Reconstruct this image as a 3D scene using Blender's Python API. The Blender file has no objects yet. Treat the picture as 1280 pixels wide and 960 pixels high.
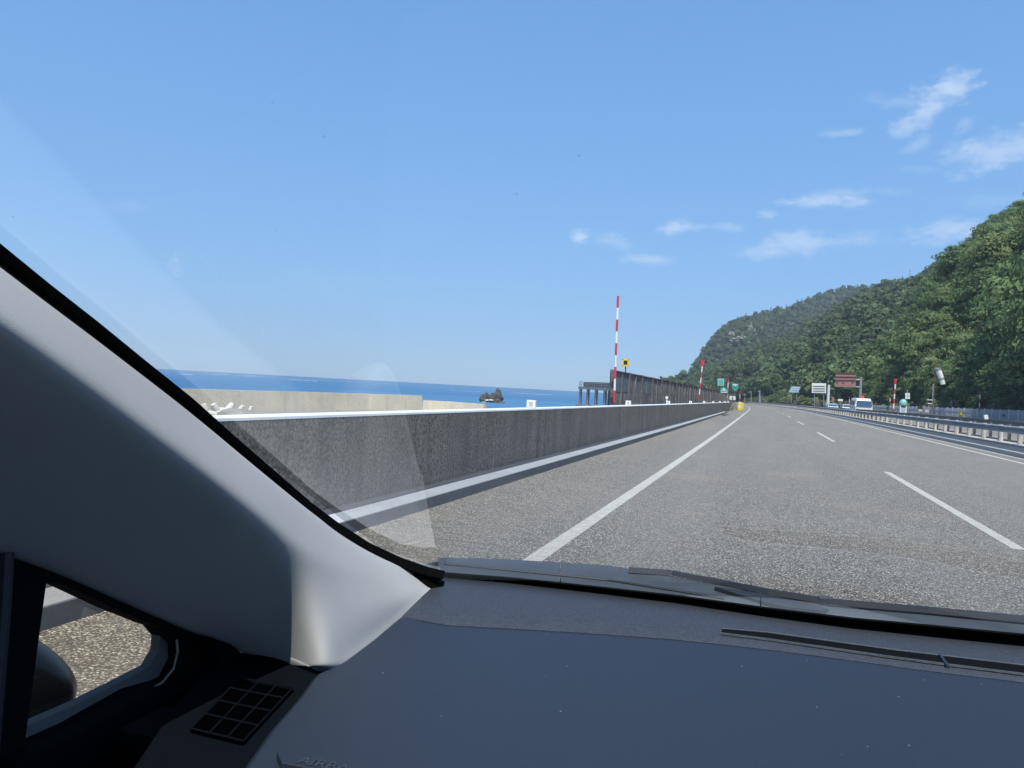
import bpy, bmesh, math, random
import numpy as np
from mathutils import Vector, Matrix, noise as mnoise
random.seed(7); RNG = np.random.default_rng(11)
sc = bpy.context.scene
COL = sc.collection
R = math.radians

# ------------------------------------------------------------------ camera
CAM_H = 1.25
F_PX, ROLL, PITCH, VP = 950.0, R(3.08), R(0.29), 946.0
YAW = math.atan((VP-640)/F_PX*math.cos(ROLL))
def cam_dir(dx, dy, f=1.0):
    """camera-space offsets (right, up, forward) to a world direction; +Y is the way the road runs"""
    x = dx*math.cos(ROLL)-dy*math.sin(ROLL); z = dx*math.sin(ROLL)+dy*math.cos(ROLL); y = f
    y, z = y*math.cos(PITCH)-z*math.sin(PITCH), y*math.sin(PITCH)+z*math.cos(PITCH)
    x, y = x*math.cos(YAW)-y*math.sin(YAW), x*math.sin(YAW)+y*math.cos(YAW)
    return Vector((x, y, z))
EYE = Vector((0, 0, CAM_H))
cam = bpy.data.objects.new('camera', bpy.data.cameras.new('camera')); COL.objects.link(cam)
rx, ry, rz = cam_dir(1, 0, 0), cam_dir(0, 1, 0), -cam_dir(0, 0, 1)
cam.matrix_world = Matrix(((rx.x, ry.x, rz.x, 0), (rx.y, ry.y, rz.y, 0), (rx.z, ry.z, rz.z, CAM_H), (0, 0, 0, 1)))
cam.data.sensor_width = 36; cam.data.lens = F_PX/1280*36
cam.data.clip_start = 0.05; cam.data.clip_end = 120000
sc.camera = cam

# ------------------------------------------------------------------ light
SUN_EL, SUN_AZ = R(60), R(161)       # behind the car, clockwise from +Y
SUN_STRENGTH, SKY_STRENGTH = 4.0, 0.11
sc.view_settings.view_transform = 'Standard'; sc.view_settings.look = 'None'
sc.view_settings.exposure = 0.85; sc.view_settings.gamma = 1
sun = bpy.data.objects.new('sun', bpy.data.lights.new('sun', 'SUN')); COL.objects.link(sun)
sun.data.energy = SUN_STRENGTH; sun.data.angle = R(0.53); sun.data.color = (1.0, 0.955, 0.88)
sd = Vector((math.sin(SUN_AZ)*math.cos(SUN_EL), math.cos(SUN_AZ)*math.cos(SUN_EL), math.sin(SUN_EL)))
sun.rotation_euler = sd.to_track_quat('Z', 'Y').to_euler(); sun.location = (0, -20, 60)
sc.render.engine = 'CYCLES'
sc.cycles.max_bounces = 7; sc.cycles.transparent_max_bounces = 12; sc.cycles.diffuse_bounces = 3
sc.cycles.glossy_bounces = 3; sc.cycles.use_denoising = True
sc.cycles.caustics_reflective = False; sc.cycles.caustics_refractive = False

def ray(px, py):
    return cam_dir((px-640)/F_PX, -(py-480)/F_PX)
def at(px, py, Y):
    d = ray(px, py); return EYE + d*(Y/d.y)
def on_x(px, py, X):
    d = ray(px, py); return EYE + d*(X/d.x)
def on_z(px, py, Z):
    d = ray(px, py); return EYE + d*((Z-CAM_H)/d.z)

world = bpy.data.worlds.new('World'); sc.world = world; world.use_nodes = True
wn = world.node_tree; wn.nodes.clear()
def build_world():
    N, Lk = wn.nodes, wn.links
    def nd(t, **k):
        n = N.new(t)
        for a, b in k.items(): setattr(n, a, b)
        return n
    def math_(op, a, b=None, c=None, clamp=False):
        n = nd('ShaderNodeMath', operation=op, use_clamp=clamp)
        for i, v in enumerate((a, b, c)):
            if v is None: continue
            if isinstance(v, (int, float)): n.inputs[i].default_value = v
            else: Lk.new(v, n.inputs[i])
        return n.outputs[0]
    sky = nd('ShaderNodeTexSky', sky_type='NISHITA', sun_disc=False)
    sky.sun_elevation = SUN_EL; sky.sun_rotation = SUN_AZ
    sky.altitude = 600; sky.air_density = 1.0; sky.dust_density = 0.35; sky.ozone_density = 3.0
    tc = nd('ShaderNodeTexCoord')
    n1 = nd('ShaderNodeTexNoise'); n1.inputs['Scale'].default_value = 34; n1.inputs['Detail'].default_value = 9; n1.inputs['Roughness'].default_value = .68
    mp = nd('ShaderNodeMapping'); mp.inputs['Scale'].default_value = (1, 1, 2.1)
    Lk.new(tc.outputs['Generated'], mp.inputs[0]); Lk.new(mp.outputs[0], n1.inputs['Vector'])
    n2 = nd('ShaderNodeTexNoise'); n2.inputs['Scale'].default_value = 9; n2.inputs['Detail'].default_value = 4
    Lk.new(mp.outputs[0], n2.inputs['Vector'])
    total = None
    clouds = [(1186, 112, 30, 19, 1.0, 24), (1163, 134, 26, 12, .85, 30), (1135, 159, 17, 9, .75, 8), (1256, 190, 62, 22, .78, 14), (1207, 156, 11, 8, .35, 45),
              (1030, 253, 42, 8, .85, 2), (1062, 241, 34, 6, .4, 0), (960, 267, 15, 6, .6, 0), (1000, 301, 42, 13, .75, 8), (955, 314, 42, 7, .5, 2), (1066, 299, 40, 9, .5, 5),
              (1187, 289, 48, 12, .8, 6), (725, 296, 13, 8, .95, 0), (765, 301, 26, 8, .5, -12), (843, 286, 22, 8, .85, 6), (808, 324, 24, 5, .65, 0),
              (1052, 166, 22, 4, .4, 4), (915, 284, 16, 5, .45, 0), (1145, 181, 15, 9, .4, 30), (1130, 128, 40, 7, .3, -6), (165, 256, 32, 9, .16, 0), (400, 352, 55, 14, .12, -10),
              (1240, 250, 60, 9, .18, 0), (1150, 212, 30, 6, .2, 0), (1105, 240, 22, 6, .25, 0)]
    # clouds that go on outside the frame, to the right and behind
    extra = [(az, el, w, h, s) for az, el, w, h, s in ((40, 14, .09, .03, .7), (55, 24, .1, .035, .6), (75, 12, .12, .03, .7), (110, 20, .12, .04, .6), (150, 16, .14, .04, .5),
                                                       (60, 40, .1, .04, .5), (-110, 18, .1, .02, .4), (-150, 25, .1, .03, .4))]
    items = []
    for px, py, w, h, s, rot in clouds:
        c = ray(px, py).normalized(); e1 = cam_dir(1, 0, 0); e1 = (e1-c*e1.dot(c)).normalized(); e2 = c.cross(e1)*-1
        if e2.z < 0: e2 = -e2
        a = R(rot); u = e1*math.cos(a)+e2*math.sin(a); v = -e1*math.sin(a)+e2*math.cos(a)
        sc_ = ray(px, py).length*F_PX
        items.append((c, u/(w*.9/sc_), v/(h*.92/sc_), s))
    for az, el, w, h, s in extra:
        c = Vector((math.sin(R(az))*math.cos(R(el)), math.cos(R(az))*math.cos(R(el)), math.sin(R(el))))
        u = Vector((c.y, -c.x, 0)).normalized(); v = u.cross(c)*-1
        items.append((c, u/w, v/h, s))
    noise_off = math_('MULTIPLY', math_('SUBTRACT', n1.outputs[0], .5), 4.6)
    noise_off = math_('ADD', noise_off, math_('MULTIPLY', math_('SUBTRACT', n2.outputs[0], .5), 2.2))
    for c, u, v, s in items:
        def dot(vec):
            n = nd('ShaderNodeVectorMath', operation='DOT_PRODUCT'); Lk.new(tc.outputs['Generated'], n.inputs[0]); n.inputs[1].default_value = vec
            return n.outputs['Value']
        fu = math_('SUBTRACT', dot(u), u.dot(c)); fv = math_('SUBTRACT', dot(v), v.dot(c))
        rr = math_('SQRT', math_('ADD', math_('MULTIPLY', fu, fu), math_('MULTIPLY', fv, fv)))
        rr = math_('ADD', rr, noise_off)
        mr = nd('ShaderNodeMapRange', interpolation_type='SMOOTHSTEP')
        Lk.new(rr, mr.inputs[0]); mr.inputs[1].default_value = -.1; mr.inputs[2].default_value = 1.8
        mr.inputs[3].default_value = s; mr.inputs[4].default_value = 0
        front = math_('GREATER_THAN', dot(c), 0.5)
        m = math_('MULTIPLY', mr.outputs[0], front)
        total = m if total is None else math_('MAXIMUM', total, m)
    hs = nd('ShaderNodeHueSaturation'); hs.inputs['Saturation'].default_value = SKY_SAT; hs.inputs['Value'].default_value = 1.0
    Lk.new(sky.outputs[0], hs.inputs['Color'])
    tint = nd('ShaderNodeMix', data_type='RGBA', blend_type='MULTIPLY'); tint.inputs['Factor'].default_value = 1
    Lk.new(hs.outputs[0], tint.inputs['A']); tint.inputs['B'].default_value = SKY_TINT
    mix = nd('ShaderNodeMix', data_type='RGBA'); Lk.new(math_('MULTIPLY', total, .62), mix.inputs['Factor'])
    # the day's clear deep blue carried down to the horizon
    sx = nd('ShaderNodeSeparateXYZ'); Lk.new(tc.outputs['Generated'], sx.inputs[0])
    gr = nd('ShaderNodeValToRGB'); Lk.new(sx.outputs[2], gr.inputs[0])
    el = gr.color_ramp.elements; el[0].position = 0.0; el[0].color = SKY_LOW; el[1].position = .75; el[1].color = SKY_HIGH
    e2 = el.new(.22); e2.color = SKY_MID
    gm = nd('ShaderNodeVectorMath', operation='SCALE'); Lk.new(gr.outputs[0], gm.inputs[0]); gm.inputs['Scale'].default_value = 10
    mg = nd('ShaderNodeMix', data_type='RGBA'); mg.inputs['Factor'].default_value = .75; Lk.new(tint.outputs['Result'], mg.inputs['A']); Lk.new(gm.outputs[0], mg.inputs['B'])
    Lk.new(mg.outputs['Result'], mix.inputs['A']); mix.inputs['B'].default_value = CLOUD_COL
    bg = nd('ShaderNodeBackground'); bg.inputs['Strength'].default_value = SKY_STRENGTH
    Lk.new(mix.outputs['Result'], bg.inputs['Color'])
    out = nd('ShaderNodeOutputWorld'); Lk.new(bg.outputs[0], out.inputs[0])
SKY_SAT = 1.0; SKY_TINT = (1, 1, 1, 1); CLOUD_COL = (4.3, 4.9, 5.9, 1)
SKY_LOW = (.150, .300, .52, 1); SKY_MID = (.112, .262, .51, 1); SKY_HIGH = (.058, .178, .43, 1)
build_world()

# ------------------------------------------------------------------ helpers
def tag(o, label=None, cat=None, group=None, kind=None):
    for k, v in (('label', label), ('category', cat), ('group', group), ('kind', kind)):
        if v: o[k] = v
    return o
def empty(name, loc=(0, 0, 0), rz=0):
    o = bpy.data.objects.new(name, None); COL.objects.link(o)
    o.location = loc; o.rotation_euler = (0, 0, rz); o.empty_display_size = .2
    return o
def thing(name, label, cat, loc=(0, 0, 0), group=None, rz=0):
    return tag(empty(name, loc, rz), label, cat, group)
def copy_tree(o, parent=None):
    c = o.copy(); COL.objects.link(c)
    if parent: c.parent = parent
    for ch in list(o.children): copy_tree(ch, c)
    return c
class MB:
    """collects shapes and links them as ONE mesh object"""
    def __init__(s): s.v = []; s.f = []; s.mi = []; s.m = 0
    def add(s, vs, fs):
        b = len(s.v); s.v += [tuple(v) for v in vs]; s.f += [tuple(b+i for i in f) for f in fs]; s.mi += [s.m]*len(fs)
    def box(s, c, size, rz=0, rx=0, ry=0):
        M = Matrix.Rotation(rz, 3, 'Z') @ Matrix.Rotation(ry, 3, 'Y') @ Matrix.Rotation(rx, 3, 'X')
        c = Vector(c); h = Vector(size)/2
        vs = [c+M@Vector((sx*h.x, sy*h.y, sz*h.z)) for sx in (-1, 1) for sy in (-1, 1) for sz in (-1, 1)]
        s.add(vs, [(0, 1, 3, 2), (4, 6, 7, 5), (0, 4, 5, 1), (2, 3, 7, 6), (0, 2, 6, 4), (1, 5, 7, 3)]); return s
    def hexa(s, bot, top):
        n = len(bot); s.add(list(bot)+list(top), [tuple(range(n))[::-1], tuple(range(n, 2*n))] + [(i, (i+1) % n, n+(i+1) % n, n+i) for i in range(n)]); return s
    def plate(s, pts, off):
        """polygon given by 3D points, thickened by the vector off"""
        off = Vector(off); pts = [Vector(p) for p in pts]
        return s.hexa([p+off for p in pts], pts)
    def tube(s, pts, rad, n=10, cap=True):
        pts = [Vector(p) for p in pts]; rads = rad if isinstance(rad, (list, tuple)) else [rad]*len(pts)
        rings = []
        for i, p in enumerate(pts):
            d = (pts[min(i+1, len(pts)-1)]-pts[max(i-1, 0)]).normalized()
            a = d.cross(Vector((0, 0, 1)) if abs(d.z) < .9 else Vector((1, 0, 0))).normalized(); b = d.cross(a)
            rings.append([p+(a*math.cos(t)+b*math.sin(t))*rads[i] for t in [2*math.pi*k/n for k in range(n)]])
        vs = [v for r in rings for v in r]
        fs = [(i*n+k, i*n+(k+1) % n, (i+1)*n+(k+1) % n, (i+1)*n+k) for i in range(len(pts)-1) for k in range(n)]
        if cap: fs += [tuple(range(n))[::-1], tuple((len(pts)-1)*n+k for k in range(n))]
        s.add(vs, fs); return s
    def sweep(s, rings, close=True):
        """a closed profile carried along: rings = list of equal lists of points"""
        n = len(rings[0]); vs = [v for r in rings for v in r]
        fs = [(i*n+k, (i+1)*n+k, (i+1)*n+(k+1) % n, i*n+(k+1) % n) for i in range(len(rings)-1) for k in range(n)]
        if close: fs += [tuple(range(n)), tuple((len(rings)-1)*n+k for k in range(n))[::-1]]
        s.add(vs, fs); return s
    def build(s, name, mat, parent=None, smooth=False, bevel=0, recalc=True, subsurf=0):
        loc = Vector((0, 0, 0))
        p = parent; root = p
        while root is not None and root.parent: root = root.parent
        if root is not None: loc = root.location.copy()
        M = Matrix.Rotation(-(root.rotation_euler.z if root is not None else 0), 3, 'Z')
        me = bpy.data.meshes.new(name)
        me.from_pydata([tuple(M@(Vector(v)-loc)) if root is not None else v for v in s.v], [], s.f)
        if recalc or bevel:
            bm = bmesh.new(); bm.from_mesh(me); bmesh.ops.recalc_face_normals(bm, faces=bm.faces)
            if bevel:
                es = [e for e in bm.edges if len(e.link_faces) == 2 and e.calc_face_angle(0) > .5]
                bmesh.ops.bevel(bm, geom=es, offset=bevel, segments=2, profile=.6, affect='EDGES')
            bm.to_mesh(me); bm.free()
        mats = mat if isinstance(mat, (list, tuple)) else [mat]
        for m in mats: me.materials.append(m)
        if len(mats) > 1 and not bevel and len(me.polygons) == len(s.mi):
            me.polygons.foreach_set('material_index', s.mi)
        if smooth: me.polygons.foreach_set('use_smooth', [True]*len(me.polygons))
        me.update()
        o = bpy.data.objects.new(name, me); COL.objects.link(o); o.parent = parent
        if subsurf:
            md = o.modifiers.new('subsurf', 'SUBSURF'); md.levels = md.render_levels = subsurf
        return o

def material(name, col, rough=.8, var=0.0, vscale=3.0, vcol=None, streak=0.0, streak_col=(.03, .03, .028), streak_scale=(5, 5, .35), grain=0.0, gscale=200, bump=0.0, bscale=60,
             metal=0.0, spec=.5, coat=0.0, emit=None, obj_var=0.0, stretch=None, dust=0.0):
    m = bpy.data.materials.new(name); m.use_nodes = True
    N, Lk = m.node_tree.nodes, m.node_tree.links; b = N['Principled BSDF']
    b.inputs['Roughness'].default_value = rough; b.inputs['Metallic'].default_value = metal
    b.inputs['Specular IOR Level'].default_value = spec; b.inputs['Coat Weight'].default_value = coat
    geo = N.new('ShaderNodeNewGeometry'); pos = geo.outputs['Position']
    if stretch:
        mp = N.new('ShaderNodeMapping'); mp.inputs['Scale'].default_value = stretch; Lk.new(pos, mp.inputs[0]); pos_s = mp.outputs[0]
    else: pos_s = pos
    cur = None
    def rgb(c):
        n = N.new('ShaderNodeRGB'); n.outputs[0].default_value = (*c, 1); return n.outputs[0]
    def mixf(fac, a, bb, blend='MIX'):
        n = N.new('ShaderNodeMix'); n.data_type = 'RGBA'; n.blend_type = blend
        if isinstance(fac, (int, float)): n.inputs['Factor'].default_value = fac
        else: Lk.new(fac, n.inputs['Factor'])
        for k, v in (('A', a), ('B', bb)):
            if isinstance(v, tuple): n.inputs[k].default_value = (*v, 1)
            else: Lk.new(v, n.inputs[k])
        return n.outputs['Result']
    def noise(scale, detail=4, rough_=.6, vec=None):
        n = N.new('ShaderNodeTexNoise'); n.inputs['Scale'].default_value = scale; n.inputs['Detail'].default_value = detail; n.inputs['Roughness'].default_value = rough_
        Lk.new(vec if vec is not None else pos_s, n.inputs['Vector']); return n.outputs[0]
    def ramp(v, lo, hi, a=0.0, c=1.0):
        n = N.new('ShaderNodeMapRange'); n.inputs[1].default_value = lo; n.inputs[2].default_value = hi; n.inputs[3].default_value = a; n.inputs[4].default_value = c
        Lk.new(v, n.inputs[0]); return n.outputs[0]
    cur = rgb(col)
    if var: cur = mixf(ramp(noise(vscale), .35, .65, 0, var), cur, vcol or tuple(c*.55 for c in col))
    if streak:
        mp = N.new('ShaderNodeMapping'); mp.inputs['Scale'].default_value = streak_scale; Lk.new(pos, mp.inputs[0])
        cur = mixf(ramp(noise(1.0, 6, .65, mp.outputs[0]), .42, .62, 0, streak), cur, streak_col)
    if grain:
        g = noise(gscale, 2, .7)
        k = N.new('ShaderNodeMapRange'); Lk.new(g, k.inputs[0]); k.inputs[1].default_value = .3; k.inputs[2].default_value = .7; k.inputs[3].default_value = 1-grain; k.inputs[4].default_value = 1+grain
        vm = N.new('ShaderNodeVectorMath'); vm.operation = 'SCALE'; Lk.new(cur, vm.inputs[0]); Lk.new(k.outputs[0], vm.inputs['Scale']); cur = vm.outputs[0]
    if dust:
        v = N.new('ShaderNodeTexVoronoi'); v.inputs['Scale'].default_value = 75; Lk.new(pos, v.inputs['Vector'])
        s1 = ramp(v.outputs['Distance'], .05, .09, 1, 0)
        sep = N.new('ShaderNodeSeparateColor'); Lk.new(v.outputs['Color'], sep.inputs[0])
        gt = N.new('ShaderNodeMath'); gt.operation = 'GREATER_THAN'; Lk.new(sep.outputs[0], gt.inputs[0]); gt.inputs[1].default_value = .9
        mu = N.new('ShaderNodeMath'); mu.operation = 'MULTIPLY'; Lk.new(s1, mu.inputs[0]); Lk.new(gt.outputs[0], mu.inputs[1])
        mu2 = N.new('ShaderNodeMath'); mu2.operation = 'MULTIPLY'; Lk.new(mu.outputs[0], mu2.inputs[0]); mu2.inputs[1].default_value = dust
        cur = mixf(mu2.outputs[0], cur, (.45, .45, .45))
    if obj_var:
        oi = N.new('ShaderNodeObjectInfo'); hsv = N.new('ShaderNodeHueSaturation')
        Lk.new(ramp(oi.outputs['Random'], 0, 1, .5-.018*obj_var, .5+.03*obj_var), hsv.inputs['Hue'])
        w = N.new('ShaderNodeTexWhiteNoise'); w.noise_dimensions = '1D'; Lk.new(oi.outputs['Random'], w.inputs['W'])
        Lk.new(ramp(w.outputs['Value'], 0, 1, 1-.38*obj_var, 1+.4*obj_var), hsv.inputs['Value']); Lk.new(cur, hsv.inputs['Color']); cur = hsv.outputs[0]
    Lk.new(cur, b.inputs['Base Color'])
    if bump:
        bn = N.new('ShaderNodeBump'); bn.inputs['Strength'].default_value = bump; bn.inputs['Distance'].default_value = .01 if bscale > 20 else .05
        Lk.new(noise(bscale, 4), bn.inputs['Height']); Lk.new(bn.outputs[0], b.inputs['Normal'])
    if emit: b.inputs['Emission Color'].default_value = (*emit[:3], 1); b.inputs['Emission Strength'].default_value = emit[3]
    return m

def asphalt_material(name, base, dark, light, stain=True, speck=1.0):
    m = bpy.data.materials.new(name); m.use_nodes = True; N, Lk = m.node_tree.nodes, m.node_tree.links; b = N['Principled BSDF']
    geo = N.new('ShaderNodeNewGeometry')
    def noise(scale, detail, vec=None, r=.6):
        n = N.new('ShaderNodeTexNoise'); n.inputs['Scale'].default_value = scale; n.inputs['Detail'].default_value = detail; n.inputs['Roughness'].default_value = r
        Lk.new(vec if vec is not None else geo.outputs['Position'], n.inputs['Vector']); return n.outputs[0]
    def mr(v, a, b_, c, d):
        n = N.new('ShaderNodeMapRange'); Lk.new(v, n.inputs[0])
        for i, x in enumerate((a, b_, c, d)): n.inputs[i+1].default_value = x
        return n.outputs[0]
    def mix(f, a, b_):
        n = N.new('ShaderNodeMix'); n.data_type = 'RGBA'
        if isinstance(f, float): n.inputs['Factor'].default_value = f
        else: Lk.new(f, n.inputs['Factor'])
        for k, v in (('A', a), ('B', b_)):
            if isinstance(v, tuple): n.inputs[k].default_value = (*v, 1)
            else: Lk.new(v, n.inputs[k])
        return n.outputs['Result']
    vor = N.new('ShaderNodeTexVoronoi'); vor.inputs['Scale'].default_value = 76; Lk.new(geo.outputs['Position'], vor.inputs['Vector'])
    sep = N.new('ShaderNodeSeparateColor'); Lk.new(vor.outputs['Color'], sep.inputs[0])
    c = mix(mr(sep.outputs[0], .1, .7, 0, 1), tuple(base[i]*(1-.45*speck)+dark[i]*.45*speck for i in range(3)), base)
    c = mix(mr(sep.outputs[1], .72, .95, 0, .95*speck), c, light)                      # pale stones
    gap = mr(vor.outputs['Distance'], .34, .56, 0, .95*speck); c = mix(gap, c, dark)    # the pores between them
    c = mix(mr(noise(9, 5), .45, .75, 0, .35), c, dark)
    mp = N.new('ShaderNodeMapping'); mp.inputs['Scale'].default_value = (1.1, .05, 1); Lk.new(geo.outputs['Position'], mp.inputs[0])
    c = mix(mr(noise(1.0, 4, mp.outputs[0]), .4, .68, 0, .4), c, tuple(x*.62 for x in base))     # wheel tracks
    if stain: c = mix(mr(noise(.55, 6), .55, .75, 0, .16), c, (base[0]*1.35, base[1]*1.08, base[2]*.82))   # rusty tint
    mp2 = N.new('ShaderNodeMapping'); mp2.inputs['Scale'].default_value = (.05, .9, 1); Lk.new(geo.outputs['Position'], mp2.inputs[0])
    c = mix(mr(noise(1.0, 3, mp2.outputs[0]), .6, .8, 0, .10), c, tuple(x*.55 for x in base))
    if stain:   # short ragged transverse ruts on the shoulder, left of the edge line
        mp3 = N.new('ShaderNodeMapping'); mp3.inputs['Scale'].default_value = (1.6, 9, 1); Lk.new(geo.outputs['Position'], mp3.inputs[0])
        sx = N.new('ShaderNodeSeparateXYZ'); Lk.new(geo.outputs['Position'], sx.inputs[0])
        mk = N.new('ShaderNodeMath'); mk.operation = 'MULTIPLY'; Lk.new(mr(sx.outputs[0], -1.75, -1.5, .55, 0), mk.inputs[0]); Lk.new(mr(noise(1.0, 5, mp3.outputs[0], .7), .55, .68, 0, 1), mk.inputs[1])
        c = mix(mk.outputs[0], c, dark)
    Lk.new(c, b.inputs['Base Color']); b.inputs['Roughness'].default_value = .82
    bp = N.new('ShaderNodeBump'); bp.inputs['Strength'].default_value = .75; bp.inputs['Distance'].default_value = .006
    Lk.new(mr(vor.outputs['Distance'], 0, .6, 1, 0), bp.inputs['Height']); Lk.new(bp.outputs[0], b.inputs['Normal'])
    return m

M = {}
M['asphalt'] = asphalt_material('asphalt', (.41, .375, .315), (.065, .06, .052), (.86, .80, .67))
M['asphalt2'] = asphalt_material('asphalt_opposite', (.36, .34, .30), (.11, .11, .105), (.5, .48, .43))
M['gutter'] = asphalt_material('dark_drainage_asphalt', (.075, .085, .10), (.03, .034, .04), (.16, .17, .19), False)
M['paint'] = material('white_road_paint', (.56, .54, .48), .6, var=.85, vscale=11, vcol=(.40, .38, .33), grain=.5, gscale=130, bump=.4, bscale=120)
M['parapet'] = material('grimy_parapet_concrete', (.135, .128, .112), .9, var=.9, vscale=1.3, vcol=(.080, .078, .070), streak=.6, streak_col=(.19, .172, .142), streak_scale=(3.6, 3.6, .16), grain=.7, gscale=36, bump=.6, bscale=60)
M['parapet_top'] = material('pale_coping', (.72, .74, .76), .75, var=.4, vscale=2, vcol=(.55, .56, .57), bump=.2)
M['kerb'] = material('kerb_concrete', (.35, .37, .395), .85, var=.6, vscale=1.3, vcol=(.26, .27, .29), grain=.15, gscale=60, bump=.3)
M['kerb_dark'] = material('kerb_concrete_dark', (.055, .062, .074), .85, var=.5, vscale=4, bump=.3)  # darkened kerb concrete; the kerb side's shade is in this colour
M['concrete'] = material('pale_concrete', (.5, .475, .43), .9, var=.5, vscale=2, streak=.3, streak_col=(.25, .22, .18), bump=.3)
M['barrier_board'] = material('weathered_barrier_boards', (.27, .262, .25), .9, var=.8, vscale=2.2, vcol=(.11, .105, .10), streak=.8, streak_col=(.035, .033, .032), streak_scale=(2.6, 2.6, .45), grain=.2, gscale=30, bump=.3)
M['barrier_blue'] = material('blue_grey_board', (.17, .2, .22), .8, var=.7, vscale=2.5, streak=.5)
M['barrier_post'] = material('weathered_barrier_post', (.17, .163, .15), .9, var=.7, vscale=5, vcol=(.06, .05, .045), streak=.5, bump=.3)
M['seawall'] = material('cream_seawall_concrete', (.60, .53, .40), .95, var=.5, vscale=.09, vcol=(.40, .375, .32), streak=.3, streak_col=(.36, .335, .28), streak_scale=(.35, .35, .03), grain=.12, gscale=2, bump=.1)
M['tetra'] = material('white_tetrapod_concrete', (.66, .63, .56), .95, var=.4, vscale=2, bump=.2)
M['red'] = material('pole_red', (.55, .045, .07), .55, var=.3, vscale=5); M['white'] = material('pole_white', (.78, .78, .76), .5, var=.25, vscale=5)
M['galv'] = material('galvanised_steel', (.34, .36, .38), .55, var=.5, vscale=3, metal=.35, bump=.1)
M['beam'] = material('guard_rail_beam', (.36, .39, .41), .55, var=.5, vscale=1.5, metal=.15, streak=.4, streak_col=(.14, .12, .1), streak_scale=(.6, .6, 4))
M['shaded_rear_beam'] = material('shaded_guard_rail_beam', (.15, .155, .145), .7, var=.6, vscale=1.2, vcol=(.17, .13, .10))  # back of the rear rail: shade put into the colour, plus rust
M['rail_post'] = material('guard_rail_post_pale', (.64, .61, .55), .8, var=.5, vscale=9, streak=.6, streak_col=(.2, .14, .1), streak_scale=(9, 9, 3))
M['rail_post_dark'] = material('guard_rail_post_dark', (.2, .185, .16), .8, var=.6, vscale=9)
M['rust'] = material('rusty_pipe', (.15, .085, .065), .8, var=.6, vscale=4)
M['fence'] = material('blue_grey_fence_steel', (.34, .38, .42), .6, var=.5, vscale=3, metal=.2)
M['fence_post'] = material('pale_fence_post', (.60, .63, .64), .6, var=.3, vscale=3)
M['yellow'] = material('yellow_plastic', (.75, .58, .06), .5, var=.3, vscale=6); M['black'] = material('black_plastic', (.012, .012, .013), .6)
M['teal'] = material('teal_sign', (.06, .36, .33), .45, var=.3, vscale=4); M['teal_light'] = material('pale_teal_sign', (.22, .5, .46), .45, var=.3, vscale=4)
M['sign_white'] = material('sign_white', (.72, .73, .7), .5, var=.15, vscale=5); M['sign_dark'] = material('sign_dark_lettering', (.1, .1, .11), .6)
M['signback'] = material('brown_sign_back', (.3, .155, .145), .6, var=.3, vscale=1.5); M['signback_dark'] = material('brown_sign_rib', (.11, .05, .05), .6)
M['skyblue'] = material('pale_blue_board', (.33, .47, .6), .5, var=.2, vscale=2)
M['land'] = material('roadside_ground', (.10, .11, .06), .95, var=.8, vscale=.3, vcol=(.2, .17, .11), bump=.5, bscale=3)
M['shore'] = material('shore_rubble', (.3, .28, .24), .95, var=.8, vscale=.8, vcol=(.16, .15, .13), bump=.8, bscale=2)
M['bank'] = material('scrubby_bank', (.13, .12, .085), .95, var=.9, vscale=.6, vcol=(.06, .08, .035), bump=.8, bscale=1.2)
M['hill'] = material('forest_floor', (.028, .042, .018), .95, var=.7, vscale=.1, vcol=(.045, .06, .022))
M['rock'] = material('cliff_rock', (.29, .27, .2), .95, var=.9, vscale=.25, vcol=(.12, .15, .08), bump=.6, bscale=.8)
M['islet'] = material('dark_islet_rock', (.055, .055, .045), .95, var=.8, vscale=.7, vcol=(.11, .10, .07), bump=.8, bscale=.8)
M['bark'] = material('bark', (.075, .058, .042), .95, var=.5, vscale=6)
M['car_white'] = material('white_car_paint', (.75, .76, .78), .3, coat=.6); M['car_glass'] = material('dark_car_glass', (.05, .09, .16), .12, spec=.8)
M['bus_glass'] = material('minibus_glass', (.05, .10, .18), .15, spec=.3)
M['tyre'] = material('tyre', (.015, .015, .015), .8); M['lamp'] = material('headlamp', (.6, .6, .6), .15); M['shed'] = material('shed_concrete', (.33, .37, .42), .85, var=.5, vscale=.5, streak=.3)
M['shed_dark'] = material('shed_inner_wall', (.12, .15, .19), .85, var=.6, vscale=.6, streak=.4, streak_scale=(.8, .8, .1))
M['red_lamp'] = material('red_lamp', (.85, .12, .06), .3)

def leaf_material(name, col, var):
    m = material(name, col, .7, var=.85, vscale=.45, vcol=(col[0]*.5, col[1]*.58, col[2]*.62), obj_var=var, spec=.25)
    N, Lk = m.node_tree.nodes, m.node_tree.links; b = N['Principled BSDF']
    tr = N.new('ShaderNodeBsdfTranslucent'); mx = N.new('ShaderNodeMixShader'); mx.inputs[0].default_value = .25
    src = b.inputs['Base Color'].links[0].from_socket; Lk.new(src, tr.inputs[0])
    Lk.new(b.outputs[0], mx.inputs[1]); Lk.new(tr.outputs[0], mx.inputs[2]); Lk.new(mx.outputs[0], N['Material Output'].inputs[0])
    return m
M['leaf'] = leaf_material('broadleaf_foliage', (.150, .205, .072), 1.0)
M['leaf_far'] = leaf_material('far_foliage', (.118, .160, .064), .9)

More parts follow.
